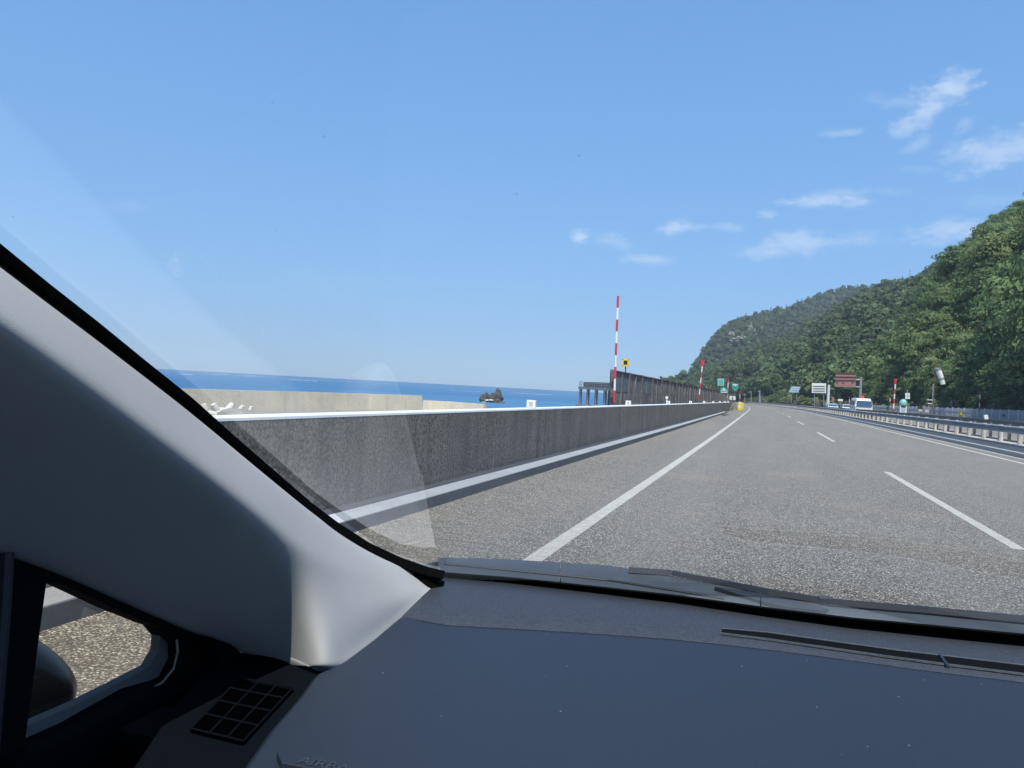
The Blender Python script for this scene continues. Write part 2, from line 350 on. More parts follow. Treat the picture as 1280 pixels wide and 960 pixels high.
# ------------------------------------------------------------------ the line of the road
LY = [-80, 5, 10, 20, 30, 50, 80, 125, 166, 200, 230, 300, 400, 600]
LX = [-2.6, -1.49, -1.43, -1.31, -1.22, -1.08, -.9, -.75, -1.4, -2.9, -4.5, -10, -24, -75]
def _smooth():
    ys = np.arange(-80, 601, 1.0); xs = np.interp(ys, LY, LX)
    for k in range(3):
        w = np.where(ys > 90, 15, 4).astype(int); ys2 = xs.copy()
        for i in range(len(ys)):
            a = max(0, i-w[i]); b = min(len(ys), i+w[i]+1); h = min(i-a, b-1-i); ys2[i] = xs[i-h:i+h+1].mean()
        xs = ys2
    return ys, xs
_YS, _XS = _smooth()
def L(y): return float(np.interp(y, _YS, _XS))
def road_pt(y, off, z=0.0):
    """a point off metres to the right of the left edge line, at distance y"""
    if y > 110:
        s = (L(y+2)-L(y-2))/4; n = math.sqrt(1+s*s)
        return Vector((L(y)+off/n, y-off*s/n, z))
    return Vector((L(y)+off, y, z))
def steps(y0, y1):
    ys = [y0]; y = y0
    while y < y1-1e-6:
        y = min(y1, y+(4 if y < 60 else 8)); ys.append(y)
    return ys
def ribbon(name, o0, o1, y0, y1, z, mat, parent=None, thick=0):
    mb = MB(); ys = steps(y0, y1)
    vs = []
    for y in ys: vs += [road_pt(y, o0, z), road_pt(y, o1, z)]
    mb.add(vs, [(2*i, 2*i+1, 2*i+3, 2*i+2) for i in range(len(ys)-1)])
    o = mb.build(name, mat, parent, recalc=False); return o
def swept(profile, y0, y1):
    """closed profile [(off, z)...] swept along the road"""
    return MB().sweep([[road_pt(y, a, z) for a, z in profile] for y in steps(y0, y1)])

# ------------------------------------------------------------------ setting: land, sea, roads
S = lambda o: tag(o, kind='structure')
def build_land():
    mb = MB(); shore = [(-6, -300), (-6, -80)] + [(L(y)-2.6, y) for y in range(-60, 60, 20)] + [(L(y)-5.4, y) for y in range(80, 420, 20)] + [(-60, 470), (-112, 640), (-150, 900), (-170, 1500), (-200, 3000)]
    vs = []
    for x, y in shore: vs += [(x, y, -.03), (9000, y, -.03), (x-.4, y, -.05), (x-9, y, -8.8)]
    fs = []
    for i in range(len(shore)-1):
        a, b = 4*i, 4*i+4
        fs += [(a, a+1, b+1, b)]
    mb.add(vs, fs); S(mb.build('ground', M['land'], recalc=False))
    mb = MB(); mb.add(vs, [(4*i+2, 4*i+6, 4*i+7, 4*i+3) for i in range(len(shore)-1)]); S(mb.build('shore_slope', M['shore'], recalc=False))
    mb = MB(); mb.add([(-60000, -20000, -8), (60000, -20000, -8), (60000, 90000, -8), (-60000, 90000, -8)], [(0, 1, 2, 3)])
    m = bpy.data.materials.new('sea_water'); m.use_nodes = True; N, Lk = m.node_tree.nodes, m.node_tree.links; b = N['Principled BSDF']
    geo = N.new('ShaderNodeNewGeometry')
    def nz(scale, det, vec):
        n = N.new('ShaderNodeTexNoise'); n.inputs['Scale'].default_value = scale; n.inputs['Detail'].default_value = det; Lk.new(vec, n.inputs['Vector']); return n.outputs[0]
    mp = N.new('ShaderNodeMapping'); mp.inputs['Rotation'].default_value = (0, 0, R(25)); mp.inputs['Scale'].default_value = (.4, 1.6, 1); Lk.new(geo.outputs['Position'], mp.inputs[0])
    mx = N.new('ShaderNodeMix'); mx.data_type = 'RGBA'; rr = N.new('ShaderNodeMapRange'); Lk.new(nz(.0045, 5, mp.outputs[0]), rr.inputs[0]); rr.inputs[1].default_value = .35; rr.inputs[2].default_value = .65
    Lk.new(rr.outputs[0], mx.inputs['Factor']); mx.inputs['A'].default_value = (.026, .115, .25, 1); mx.inputs['B'].default_value = (.07, .20, .35, 1)
    Lk.new(mx.outputs['Result'], b.inputs['Base Color']); b.inputs['Roughness'].default_value = .55; b.inputs['Specular IOR Level'].default_value = .22
    bp = N.new('ShaderNodeBump'); bp.inputs['Strength'].default_value = .5; bp.inputs['Distance'].default_value = .6; Lk.new(nz(.35, 5, mp.outputs[0]), bp.inputs['Height']); Lk.new(bp.outputs[0], b.inputs['Normal'])
    S(mb.build('sea', m, recalc=False))
    # beach platform between the slope and the seawall
    sw = [on_z(px, py, -2.9) for px, py in ((60, 478.3), (225, 486), (300, 487.8), (380, 489.9), (460, 492.2), (528, 494.6))]
    mb = MB(); mb.add([(-80, -40, -7.8), (-7.6, -40, -7.8), (-7.6, 120, -7.8), (-12, 230, -7.8)]+[(p.x, p.y, -7.8) for p in sw[::-1]], [tuple(range(10))]); S(mb.build('beach', M['shore'], recalc=False))
build_land()

road = S(ribbon('road', -1.61, 8.55, -60, 560, 0.0, M['asphalt']))
road_opp = S(ribbon('opposite_road', 12.9, 21.0, -60, 560, 0.02, M['asphalt2']))
S(ribbon('median_ground', 8.5, 12.95, -60, 560, -.012, M['concrete']))
S(ribbon('drainage_gutter', 8.75, 11.0, -60, 400, 0.004, M['gutter']))
g = bpy.data.objects['drainage_gutter']
swept([(9.52, .004), (9.60, .03), (9.68, .004)], -60, 300).build('gutter_lip', M['kerb'], g)
swept([(10.95, -.01), (10.95, .07), (11.6, .09), (11.6, -.01)], -60, 400).build('rail_footing', M['concrete'], g)
ribbon('edge_line', -.07, .07, -30, 560, .004, M['paint'], road)
ribbon('edge_line', 7.88, 8.03, -60, 560, .004, M['paint'], road)
y = -11.8
k = 0
while y < 420:
    ribbon('lane_dash', 3.79, 3.915, y, y+8.2, .004, M['paint'], road); y += 20.0
ribbon('edge_line', 13.5, 13.65, -60, 420, .024, M['paint'], road_opp); ribbon('edge_line', 20.2, 20.35, -60, 420, .024, M['paint'], road_opp)
for y0 in range(20, 300, 20): ribbon('lane_dash', 16.9, 17.05, y0, y0+8, .024, M['paint'], road_opp)

# tar joints across the carriageway and a patch seam
for yy, o0, o1 in ((46, -1.5, 8.5), (66, -1.5, 8.5), (112, -1.5, 8.5), (4.4, -1.5, .9)):
    j = MB(); j.add([road_pt(yy, o0, .003), road_pt(yy, o1, .003), road_pt(yy+.05 if yy < 30 else yy+.25, o1, .003), road_pt(yy+.05 if yy < 30 else yy+.25, o0, .003)], [(0, 1, 2, 3)])
    j.build('expansion_joint', M['gutter'], road, recalc=False)

# ------------------------------------------------------------------ kerb and parapet on the sea side
kerb = S(swept([(-1.60, -.02), (-1.62, .105), (-2.03, .11), (-2.03, -.02)], -30, 74).build('kerb', M['kerb']))
swept([(-1.588, .0), (-1.61, .098), (-1.625, .098), (-1.603, .0)], -30, 74).build('kerb_side', M['kerb_dark'], kerb)  # skin on the kerb side, shade put into its colour
swept([(-1.86, .10), (-1.86, .1125), (-1.998, .115), (-1.998, .10)], -30, 74).build('wall_foot_strip', M['kerb_dark'], kerb)  # darker strip on the kerb top along the wall foot
parapet = thing('parapet', 'long low dark grimy concrete parapet with a pale top beside the left shoulder', 'parapet', (L(20)-2, 20, 0))
yy = -30
while yy < 92:
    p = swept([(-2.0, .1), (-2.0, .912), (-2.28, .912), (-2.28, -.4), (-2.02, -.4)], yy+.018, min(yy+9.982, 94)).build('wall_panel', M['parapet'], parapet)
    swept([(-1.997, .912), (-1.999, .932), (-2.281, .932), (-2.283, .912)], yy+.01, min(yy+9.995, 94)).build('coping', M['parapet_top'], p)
    yy += 10
for k, yy in enumerate((2.4, 12.1, 21.5, 31, 41, 51, 61, 71, 81, 90)):
    if yy < 5: continue
    r = thing('wall_marker', 'small white square reflector block on the parapet top' if k > 1 else 'nearest small white reflector block on the parapet top, over open sea',
              'reflector', road_pt(yy, -2.13, .935), 'reflector blocks along the parapet top')
    r['label'] = ('', 'nearest small white reflector block on the parapet top, with open sea behind it', 'white reflector block on the parapet top beneath the tall striped snow pole', 'fourth'*0+'white reflector block on the parapet top just before the round white delineator', 'first white reflector block past the round white delineator', 'second white reflector block past the round white delineator', 'third white reflector block past the round white delineator', 'third to last white reflector block towards the parapet end', 'next to last white reflector block on the parapet', 'last white reflector block at the parapet end')[k]
    MB().box(road_pt(yy, -2.13, 1.0), (.15, .07, .13)).build('block', M['sign_white'], r, bevel=.008)
    MB().box(road_pt(yy, -2.13, 1.0)+Vector((0, -.038, 0)), (.07, .006, .07)).build('reflector_disc', M['concrete'], r)
# rail stub closing the end of the parapet
r = thing('end_rail', 'short pale grey guard rail between the parapet end and the yellow drum', 'guard rail', road_pt(97, -1.8, 0))
for yy in (95.5, 98.5): MB().tube([road_pt(yy, -1.9, 0), road_pt(yy, -1.9, .75)], .06).build('post', M['galv'], r)
swept([(-1.75, .4), (-1.7, .48), (-1.75, .56), (-1.7, .64), (-1.75, .72), (-1.79, .72), (-1.79, .4)], 94.4, 99.5).build('beam', M['galv'], r)

# yellow drum at the parapet end
def drum(loc, label):
    t = thing('crash_drum', label, 'drum', loc)
    c = Vector(loc)
    MB().tube([c+Vector((0, 0, z)) for z in (0, .1, .85, .95)], [.29, .31, .29, .25], 20).build('body', M['yellow'], t, smooth=False)
    MB().tube([c+Vector((0, 0, z)) for z in (.35, .55)], .316, 20).build('white_band', M['sign_white'], t)
    MB().tube([c+Vector((0, 0, z)) for z in (.95, 1.02)], .27, 20).build('lid', M['sign_white'], t)
    return t
drum(road_pt(97, -1.05, 0), 'yellow crash drum with a pale band at the end of the parapet')
dd = thing('crash_drum', 'second yellow crash drum half hidden behind the first', 'drum', road_pt(101, -.9, 0))
MB().tube([road_pt(101, -.9, z) for z in (0, .1, .85, .95)], [.29, .31, .29, .25], 20).build('body', M['yellow'], dd)

# ------------------------------------------------------------------ tall ribbed barrier behind the parapet
def barrier_off(y):
    return float(np.interp(y, [0, 38, 70, 130, 140, 400], [-5.8, -5.75, -5.1, -3.25, -3.1, -3.1]))
bar = thing('roadside_barrier', 'tall weathered grey panelled barrier with upright ribs behind the parapet', 'barrier', road_pt(38, -5.8, 0))
def bp(y, z, d=0): return road_pt(y, barrier_off(y)+d, z)
def bar_top(y): return float(np.interp(y, [38, 60, 90, 130, 400], [2.42, 2.4, 2.38, 2.3, 2.3]))
yy = 38.0; n = 0
while yy < 300:
    stp = 4.1 if yy < 180 else 6
    y1 = yy+stp
    h0, h1 = bar_top(yy), bar_top(y1)
    MB().hexa([bp(yy-.12, -.3, .14), bp(yy+.12, -.3, .14), bp(yy+.12, -.3, -.12), bp(yy-.12, -.3, -.12)], [bp(yy-.12, h0+.02, .14), bp(yy+.12, h0+.02, .14), bp(yy+.12, h0+.02, -.12), bp(yy-.12, h0+.02, -.12)]).build('post', M['barrier_post'], bar)
    lo, mid, a, b = .0, 1.32, yy+.13, y1-.13
    def board(z0a, z0b, z1a, z1b, dd, mt):
        MB().hexa([bp(a, z0a, dd), bp(b, z0b, dd), bp(b, z0b, dd-.09), bp(a, z0a, dd-.09)], [bp(a, z1a, dd), bp(b, z1b, dd), bp(b, z1b, dd-.09), bp(a, z1a, dd-.09)]).build('board', mt, bar)
    board(-.2, -.2, 1.32, 1.32, .03+.02*(n % 3), M['barrier_board'])
    board(1.345, 1.345, h0-.07, h1-.07, .045-.015*(n % 2), M['barrier_blue'] if n in (0, 2) else M['barrier_board'])
    MB().hexa([bp(yy, h0-.06, .1), bp(y1, h1-.06, .1), bp(y1, h1-.06, -.08), bp(yy, h0-.06, -.08)], [bp(yy, h0+.0, .1), bp(y1, h1+.0, .1), bp(y1, h1+.0, -.08), bp(yy, h0+.0, -.08)]).build('cap_rail', M['signback_dark'], bar)
    # small ribs in the middle of each board
    MB().hexa([bp(yy+stp/2-.05, -.2, .10), bp(yy+stp/2+.05, -.2, .10), bp(yy+stp/2+.05, -.2, .0), bp(yy+stp/2-.05, -.2, .0)], [bp(yy+stp/2-.05, h0-.1, .10), bp(yy+stp/2+.05, h0-.1, .10), bp(yy+stp/2+.05, h0-.1, .0), bp(yy+stp/2-.05, h0-.1, .0)]).build('rib', M['barrier_board'], bar)
    yy = y1; n += 1
# fittings on the end post of the barrier
for z in (1.15, 1.95):
    MB().box(bp(37.8, z, .1), (.16, .2, .22)).build('bracket', M['rust'], bar)

# ------------------------------------------------------------------ snow poles
def snow_pole(base, top, label, bands, rad=.05, flag=False, group='red and white snow poles', first='red'):
    base, top = Vector(base), Vector(top)
    t = thing('snow_pole', label, 'snow pole', base, group)
    for i in range(bands):
        a, b = base.lerp(top, i/bands), base.lerp(top, (i+1)/bands)
        red = ((bands-1-i) % 2 == 0)
        MB().tube([a, b], rad+(.004 if red else 0), 10).build('red_band' if red else 'white_band', M['red'] if red else M['white'], t)
    if flag:
        MB().hexa([top+Vector((-.22, 0, .05)), top+Vector((.2, 0, .05)), top+Vector((.2, .03, .05)), top+Vector((-.22, .03, .05))][::1],
                  [top+Vector((-.12, 0, -.62)), top+Vector((.05, 0, -.62)), top+Vector((.05, .03, -.62)), top+Vector((-.12, .03, -.62))]).build('arrow_plate', M['red'], t)
    return t
snow_pole(at(767.6, 503, 36.5), at(772.6, 370, 36.5), 'tall leaning striped pole in front of the near end of the ribbed barrier', 9, .052)
snow_pole(at(873.5, 500, 76), at(878.5, 451, 76), 'striped pole with a red arrow plate rising above the middle of the ribbed barrier', 7, .06, True)
snow_pole(at(909, 504, 124), at(910.5, 472, 124), 'small striped pole between the teal rectangular sign and the teal shield sign', 5, .07)
snow_pole(at(924.6, 503, 170), at(925.2, 488, 170), 'tiny striped pole right of the teal shield sign', 3, .07)
snow_pole(at(1116.4, 517, 116), at(1119.6, 474, 116), 'red and white pole with a red arrow plate beside the teal domed cabinet', 7, .09, True)
snow_pole(at(1112.3, 510, 150), at(1112.6, 494, 150), 'small striped pole just left of the arrow plate pole across the road', 4, .08)
snow_pole(at(1224.3, 514, 84), at(1225.4, 489, 84), 'thin red and white pole standing at the slatted fence before dark trees', 5, .045)
snow_pole(at(1061.3, 512, 150), at(1061.8, 496, 150), 'tiny striped pole left of the white minibus', 5, .06)

# ------------------------------------------------------------------ sea side: square yellow sign, round marker, rock shed
t = thing('square_warning_sign', 'square yellow sign with a dark centre on a post above the barrier', 'sign', at(781, 500, 42.2))
MB().tube([at(780.8, 503, 42.4), at(782.2, 452, 42.4)], .035).build('post', M['signback_dark'], t)
c = at(782, 453.2, 42.3)
MB().box(c, (.40, .03, .42)).build('panel', M['yellow'], t)
MB().box(c+Vector((0, -.022, 0)), (.21, .012, .22)).build('dark_square', M['black'], t)
for sx in (-1, 1):
    for sz in (-1, 1): MB().box(c+Vector((sx*.16, -.022, sz*.17)), (.05, .012, .05)).build('corner_mark', M['signback'], t)
t = thing('road_marker', 'round white delineator on a thin white post in front of the ribbed barrier', 'road marker', at(833, 510, 30))
MB().tube([at(833.2, 509, 33), at(833.5, 498, 33)], .02).build('post', M['white'], t)
c = at(833.5, 497, 33); MB().tube([c+Vector((0, -.02, 0)), c+Vector((0, .02, 0))], .062, 20).build('disc', M['sign_white'], t)

def rock_shed():
    Y0 = 150
    t = thing('rock_shed', 'blue-grey concrete gallery with columns standing in the sea left of the ribbed barrier', 'rock shed', at(742, 505, Y0))
    a, b = at(723, 483, 170), at(800, 487.5, 128)   # the gallery runs from far left towards the barrier
    d = (b-a); d.z = 0; ln = d.length; d.normalize(); nrm = Vector((-d.y, d.x, 0)); nrm = -nrm if nrm.y > 0 else nrm
    back = -nrm
    za, zb = a.z, b.z
    def P(s, w, z): q = a.lerp(b, s); return Vector((q.x, q.y, 0))+back*w+Vector((0, 0, z))
    zt = lambda s: za+(zb-za)*s
    MB().hexa([P(0, 0, zt(0)-.55), P(1, 0, zt(1)-.55), P(1, 9, zt(1)-.55), P(0, 9, zt(0)-.55)], [P(0, 0, zt(0)), P(1, 0, zt(1)), P(1, 9, zt(1)), P(0, 9, zt(0))]).build('roof_slab', M['shed'], t)
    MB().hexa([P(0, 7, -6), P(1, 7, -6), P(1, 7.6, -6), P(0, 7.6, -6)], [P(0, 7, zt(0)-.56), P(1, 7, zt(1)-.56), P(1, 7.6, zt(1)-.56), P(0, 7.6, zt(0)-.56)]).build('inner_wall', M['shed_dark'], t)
    MB().hexa([P(0, -.4, -2.2), P(1, -.4, -2.2), P(1, 7, -2.2), P(0, 7, -2.2)], [P(0, -.4, -1.7), P(1, -.4, -1.7), P(1, 7, -1.7), P(0, 7, -1.7)]).build('deck', M['shed'], t)
    for k in range(7):
        s = .012+k*.155
        MB().hexa([P(s, .1, -9), P(s+.03, .1, -9), P(s+.03, .5, -9), P(s, .5, -9)], [P(s, .1, zt(s)-.56), P(s+.03, .1, zt(s)-.56), P(s+.03, .5, zt(s)-.56), P(s, .5, zt(s)-.56)]).build('column', M['shed'], t)
    for k in range(24):
        s = k/23*.99+.003; MB().box(P(s, .2, zt(s)+.42), (.07, .07, .84)).build('railing_post', M['galv'], t)
    MB().tube([P(0, .2, za+.84), P(1, .2, zb+.84)], .06, 6).build('handrail', M['galv'], t)
    MB().tube([P(0, .2, za+.45), P(1, .2, zb+.45)], .045, 6).build('handrail', M['galv'], t)
    MB().hexa([P(0, 1.2, za+.002), P(1, 1.2, zb+.002), P(1, 1.6, zb+.002), P(0, 1.6, za+.002)], [P(0, 1.2, za+1.1), P(1, 1.2, zb+1.1), P(1, 1.6, zb+1.1), P(0, 1.6, za+1.1)]).build('roof_kerb', M['parapet'], t)
    q = P(.0, .4, za)
    lp = MB().tube([q, q+Vector((0, 0, 1.1))], .05, 8).build('lamp_post', M['galv'], t)
    MB().box(q+Vector((.2, 0, 1.15)), (.8, .2, .18)).build('lamp_head', M['galv'], lp)
rock_shed()

# ------------------------------------------------------------------ signs by the left shoulder, far off
def sign_post(p0, p1, mat, t, rad=.05): MB().tube([p0, p1], rad, 8).build('post', mat, t)
t = thing('service_sign', 'pale teal upright rectangular sign above the far end of the ribbed barrier', 'sign', at(902, 503, 113))
sign_post(at(901.6, 504, 113), at(901, 474, 113), M['galv'], t, .06)
MB().plate([at(x, y, 112.8) for x, y in ((897, 473), (905.2, 473.4), (905, 482.4), (896.8, 482))], (0, .05, 0)).build('panel', M['teal_light'], t)
for k in range(3): MB().plate([at(x, y, 112.74) for x, y in ((898.6+k*2, 475), (899.4+k*2, 475), (899.3+k*2, 480.6), (898.5+k*2, 480.6))], (0, .03, 0)).build('lettering', M['teal'], t)
t = thing('arch_sign', 'teal sign with a rounded top and white picture just below the rectangular one', 'sign', at(905.5, 503, 106))
sign_post(at(908.6, 504, 106), at(908, 486, 106), M['galv'], t, .05)
arc = [(905+4.9*math.cos(a), 489.3-5.3*math.sin(a)) for a in np.linspace(0, math.pi, 14)]
MB().plate([at(x, y, 105.8) for x, y in [(909.9, 491.8)]+arc+[(900, 491.5)]], (0, .05, 0)).build('panel', M['teal'], t)
MB().plate([at(x, y, 105.72) for x, y in ((904.6, 485.2), (907.6, 488.6), (902, 488.3))], (0, .03, 0)).build('white_peak', M['sign_white'], t)
MB().plate([at(x, y, 105.72) for x, y in ((901.2, 489.6), (908.8, 489.9), (908.8, 491), (901.2, 490.7))], (0, .03, 0)).build('white_strip', M['sign_white'], t)
t = thing('shield_sign', 'teal shield shaped route sign left of the bend', 'sign', at(918.6, 503, 116))
sign_post(at(918.6, 505, 116), at(918.2, 481, 116), M['galv'], t, .05)
MB().plate([at(x, y, 115.8) for x, y in ((915, 479.3), (923, 479.6), (923, 484.5), (921.6, 487), (919, 488.9), (916.3, 487), (914.9, 484.3))], (0, .05, 0)).build('panel', M['teal'], t)
MB().plate([at(x, y, 115.72) for x, y in ((916, 480.4), (922, 480.6), (922, 481.4), (919, 482.4), (916, 481.2))], (0, .03, 0)).build('white_chevron', M['sign_white'], t)
MB().plate([at(x, y, 115.72) for x, y in ((916, 483.2), (922, 483.4), (922, 484.2), (916, 484))], (0, .03, 0)).build('white_strip', M['teal_light'], t)
t = thing('notice_board', 'small grey-white board low under the teal shield sign', 'sign', at(915.5, 503, 112))
sign_post(at(913.3, 505, 112), at(913.2, 497, 112), M['galv'], t, .04); sign_post(at(917.8, 505, 112), at(917.7, 497, 112), M['galv'], t, .04)
MB().plate([at(x, y, 111.8) for x, y in ((912, 495), (919.5, 495.3), (919.4, 500), (911.9, 499.7))], (0, .05, 0)).build('panel', M['sign_white'], t)
MB().plate([at(x, y, 111.72) for x, y in ((914.8, 496), (916.6, 496), (916.6, 499), (914.8, 499))], (0, .03, 0)).build('dark_mark', M['galv'], t)
for k, (px, py0, py1, Y) in enumerate(((949.6, 488, 503, 260), (939, 489, 503, 300), (931, 492, 503, 330))):
    t = thing('utility_pole', ('thicker grey pole right of the bend before the forest', 'thin grey pole above the road bend', 'thinnest grey pole at the far end of the barrier')[k], 'pole', at(px, py1, Y))
    MB().tube([at(px, py1, Y), at(px, py0, Y)], [.32, .2] if k == 0 else [.14, .1], 8).build('shaft', M['galv'], t)
    MB().tube([at(px-2.5, py0+1.2, Y), at(px+1, py0+1, Y)], .08, 6).build('cross_arm', M['galv'], t)

# ------------------------------------------------------------------ median guard rails
gr = thing('guard_rail', 'blue-grey guard rail on thick pale posts along the right edge of our carriageway', 'guard rail', road_pt(36, 11.25, 0))
gr2 = thing('guard_rail', 'shade-darkened weathered guard rail behind the pale one, facing the opposite carriageway', 'guard rail', road_pt(36, 12.6, 0))
def wprof(off, z0, z1, side):
    h = z1-z0; s = side
    front = [(0, 0), (.07, .12), (.07, .3), (0, .42), (0, .58), (.07, .7), (.07, .88), (0, 1)]
    return [(off+s*a, z0+h*b) for a, b in front]+[(off+s*(a-.025), z0+h*b) for a, b in front[::-1]]
pm = MB().tube([Vector((0, 0, 0)), Vector((0, 0, .74))], .095, 14).build('post', M['rail_post'], None)
pm2 = MB().tube([Vector((0, 0, 0)), Vector((0, 0, .8))], .075, 12).build('post', M['rail_post_dark'], None)
far = MB(); yy = 35-2.6*14; first = True; n = 0
rnd = random.Random(3)
while yy < 330:
    w = road_pt(yy, 11.25, .07)
    if yy < 160:
        o = pm if first else pm.copy()
        if not first: COL.objects.link(o)
        if n % 5 in (2, 3) and not first: pass
        o.parent = gr; o.location = w-gr.location; o.rotation_euler = (0, R(rnd.uniform(-1.5, 1.5)), 0); first = False
    else: far.tube([w, w+Vector((0, 0, .74))], .085, 6)
    yy += 2.6; n += 1
tag(far.build('far_posts', M['rail_post'], gr), kind='stuff')
far = MB(); yy = -2; first = True
while yy < 330:
    w = road_pt(yy, 12.6, .0)
    if yy < 160:
        o = pm2 if first else pm2.copy()
        if not first: COL.objects.link(o)
        o.parent = gr2; o.location = w-gr2.location; first = False
    else: far.tube([w, w+Vector((0, 0, .8))], .075, 6)
    yy += 3.1
tag(far.build('far_posts', M['rail_post_dark'], gr2), kind='stuff')
yy = -24
while yy < 340:
    dz = rnd.uniform(-.008, .008)
    swept(wprof(11.13, .5+dz, .79+dz, -1), yy, yy+7.98).build('beam', M['beam'], gr); yy += 8
yy = -10
while yy < 340:
    swept(wprof(12.72, .56, .93, 1), yy, yy+7.98).build('beam', M['shaded_rear_beam'], gr2)
    yy += 8
swept([(11.9, .02), (11.9, .12), (12.1, .12), (12.1, .02)], -20, 200).build('footing_pipe', M['rust'], gr2)
# small delineators above the rail
for k, (px, py, Y) in enumerate(((1161.5, 526, 56), (1245, 533, 38.5))):
    pass

# ------------------------------------------------------------------ the wall and slatted fence beyond the opposite carriageway
wallr = thing('retaining_kerb_wall', 'low pale concrete wall along the far edge of the opposite carriageway', 'wall', road_pt(60, 21.3, 0))
yy = -20
while yy < 360:
    p = swept([(21.05, -.05), (21.1, .74), (21.35, .74), (21.4, -.05)], yy+.01, yy+9.99).build('wall_panel', M['concrete'], wallr)
    swept([(21.06, .742), (21.06, .80), (21.39, .80), (21.39, .742)], yy+.01, yy+9.99).build('coping', M['rust'] if yy < 60 else M['concrete'], p); yy += 10
fence = thing('slatted_fence', 'blue-grey slatted steel fence on the low wall below the forest', 'fence', road_pt(60, 21.6, .8))
yy = 20; slats = MB(); k = 0
while yy < 330:
    h = 1.62+.05*math.sin(yy*.1)
    w = road_pt(yy, 21.6)
    MB().box((w.x, w.y, .75+.46), (.1, .1, .98)).build('post', M['fence_post'], fence)
    for z in (.95, 1.5):
        a, b = road_pt(yy, 21.62, z), road_pt(yy+2.5, 21.62, z); MB().tube([a, b], .025, 6).build('rail', M['fence'], fence)
    nsl = 9 if yy < 200 else 4
    for j in range(nsl):
        w = road_pt(yy+.18+j*(2.32/nsl), 21.56); slats.box((w.x, w.y, 1.22), (.03, .17 if nsl == 9 else .4, .84))
    yy += 2.5
tag(slats.build('slats', M['fence'], fence), kind='stuff')

# ------------------------------------------------------------------ things beyond the opposite carriageway
def wall_at(px, Y=None):
    """a spot just behind the far wall seen in the direction px"""
    for yy in np.arange(30, 320, .5):
        w = road_pt(yy, 22.2); d = ray(px, 505)
        if w.x/w.y <= d.x/d.y: return w
    return w
# windsock
t = thing('windsock', 'windsock with pale and dark bands drooping from a thin rusty pole', 'windsock', at(1166, 512, 90))
MB().tube([at(1166, 514, 90), at(1168, 480, 90), at(1169.5, 451, 90)], [.06, .05, .04], 8).build('pole', M['rust'], t)
MB().tube([at(1168.3, 461, 90), at(1172, 460, 90)], .04, 6).build('arm', M['galv'], t)
seg = [(1171.5, 460.5, 3.6), (1173, 463.5, 3.4), (1176.5, 472.5, 3.0), (1177.3, 475.3, 2.9), (1178.7, 480.5, 2.7)]
for i, (mt, nm) in enumerate(((M['galv'], 'rim'), (M['sign_white'], 'pale_band'), (M['galv'], 'dark_band'), (M['sign_white'], 'pale_band'))):
    a, b = seg[i], seg[i+1]; k_ = 90/F_PX/1.07
    MB().tube([at(a[0], a[1], 90), at(b[0], b[1], 90)], [a[2]*k_, b[2]*k_], 16).build(nm, mt, t)
t = thing('utility_pole', 'grey pole with short cross arms under the windsock', 'pole', at(1166, 514, 100))
MB().tube([at(1166, 516, 104), at(1166.6, 480, 104)], [.13, .1], 8).build('shaft', M['galv'], t)
for (x0, x1, y_) in ((1158.5, 1168, 500), (1160, 1167, 504.5)): MB().tube([at(x0, y_, 104), at(x1, y_+.3, 104)], .07, 6).build('cross_arm', M['galv'], t)
t = thing('utility_pole', 'short grey pole with a small crosspiece above the slatted fence, right of the windsock', 'pole', at(1189, 514, 100))
MB().tube([at(1189, 516, 100), at(1189.4, 501, 100)], .09, 8).build('shaft', M['galv'], t)
MB().tube([at(1186.5, 502.6, 100), at(1192, 503, 100)], .05, 6).build('cross_arm', M['galv'], t)
t = thing('utility_pole', 'thin bare pole among the trees right of the minibus', 'pole', at(1096, 514, 170))
MB().tube([at(1096, 514, 170), at(1096.6, 488, 170)], .1, 8).build('shaft', M['galv'], t)
# domed cabinet
c = at(1128.5, 514, 108); c.z = .8
t = thing('roadside_cabinet', 'white roadside cabinet with a rounded teal dome top behind the low wall', 'cabinet', c)
MB().box(c+Vector((0, 0, .3)), (.78, .6, 1.1)).build('body', M['sign_white'], t, bevel=.06)
MB().box(c+Vector((0, -.31, .22)), (.5, .03, .62)).build('door', M['skyblue'], t)
MB().box(c+Vector((0, -.31, .72)), (.56, .03, .2)).build('dark_window', M['car_glass'], t)
MB().tube([c+Vector((0, 0, z)) for z in (.85, .95, 1.2, 1.45, 1.62, 1.72)], [.42, .46, .46, .40, .25, .05], 18).build('dome', M['teal_light'], t, smooth=True)
t = thing('small_sign', 'small pale square sign with a grid pattern beside the domed cabinet', 'sign', at(1135, 514, 108))
sign_post(at(1133.4, 515, 108), at(1134.2, 487, 108), M['galv'], t, .05)
for i in range(2):
    for j in range(2):
        MB().plate([at(x, y, 107.8) for x, y in ((1131.6+i*3.1, 491.3+j*4), (1134.3+i*3.1, 491.4+j*4), (1134.2+i*3.1, 494.8+j*4), (1131.5+i*3.1, 494.7+j*4))], (0, .05, 0)).build('panel', M['sign_white'], t)
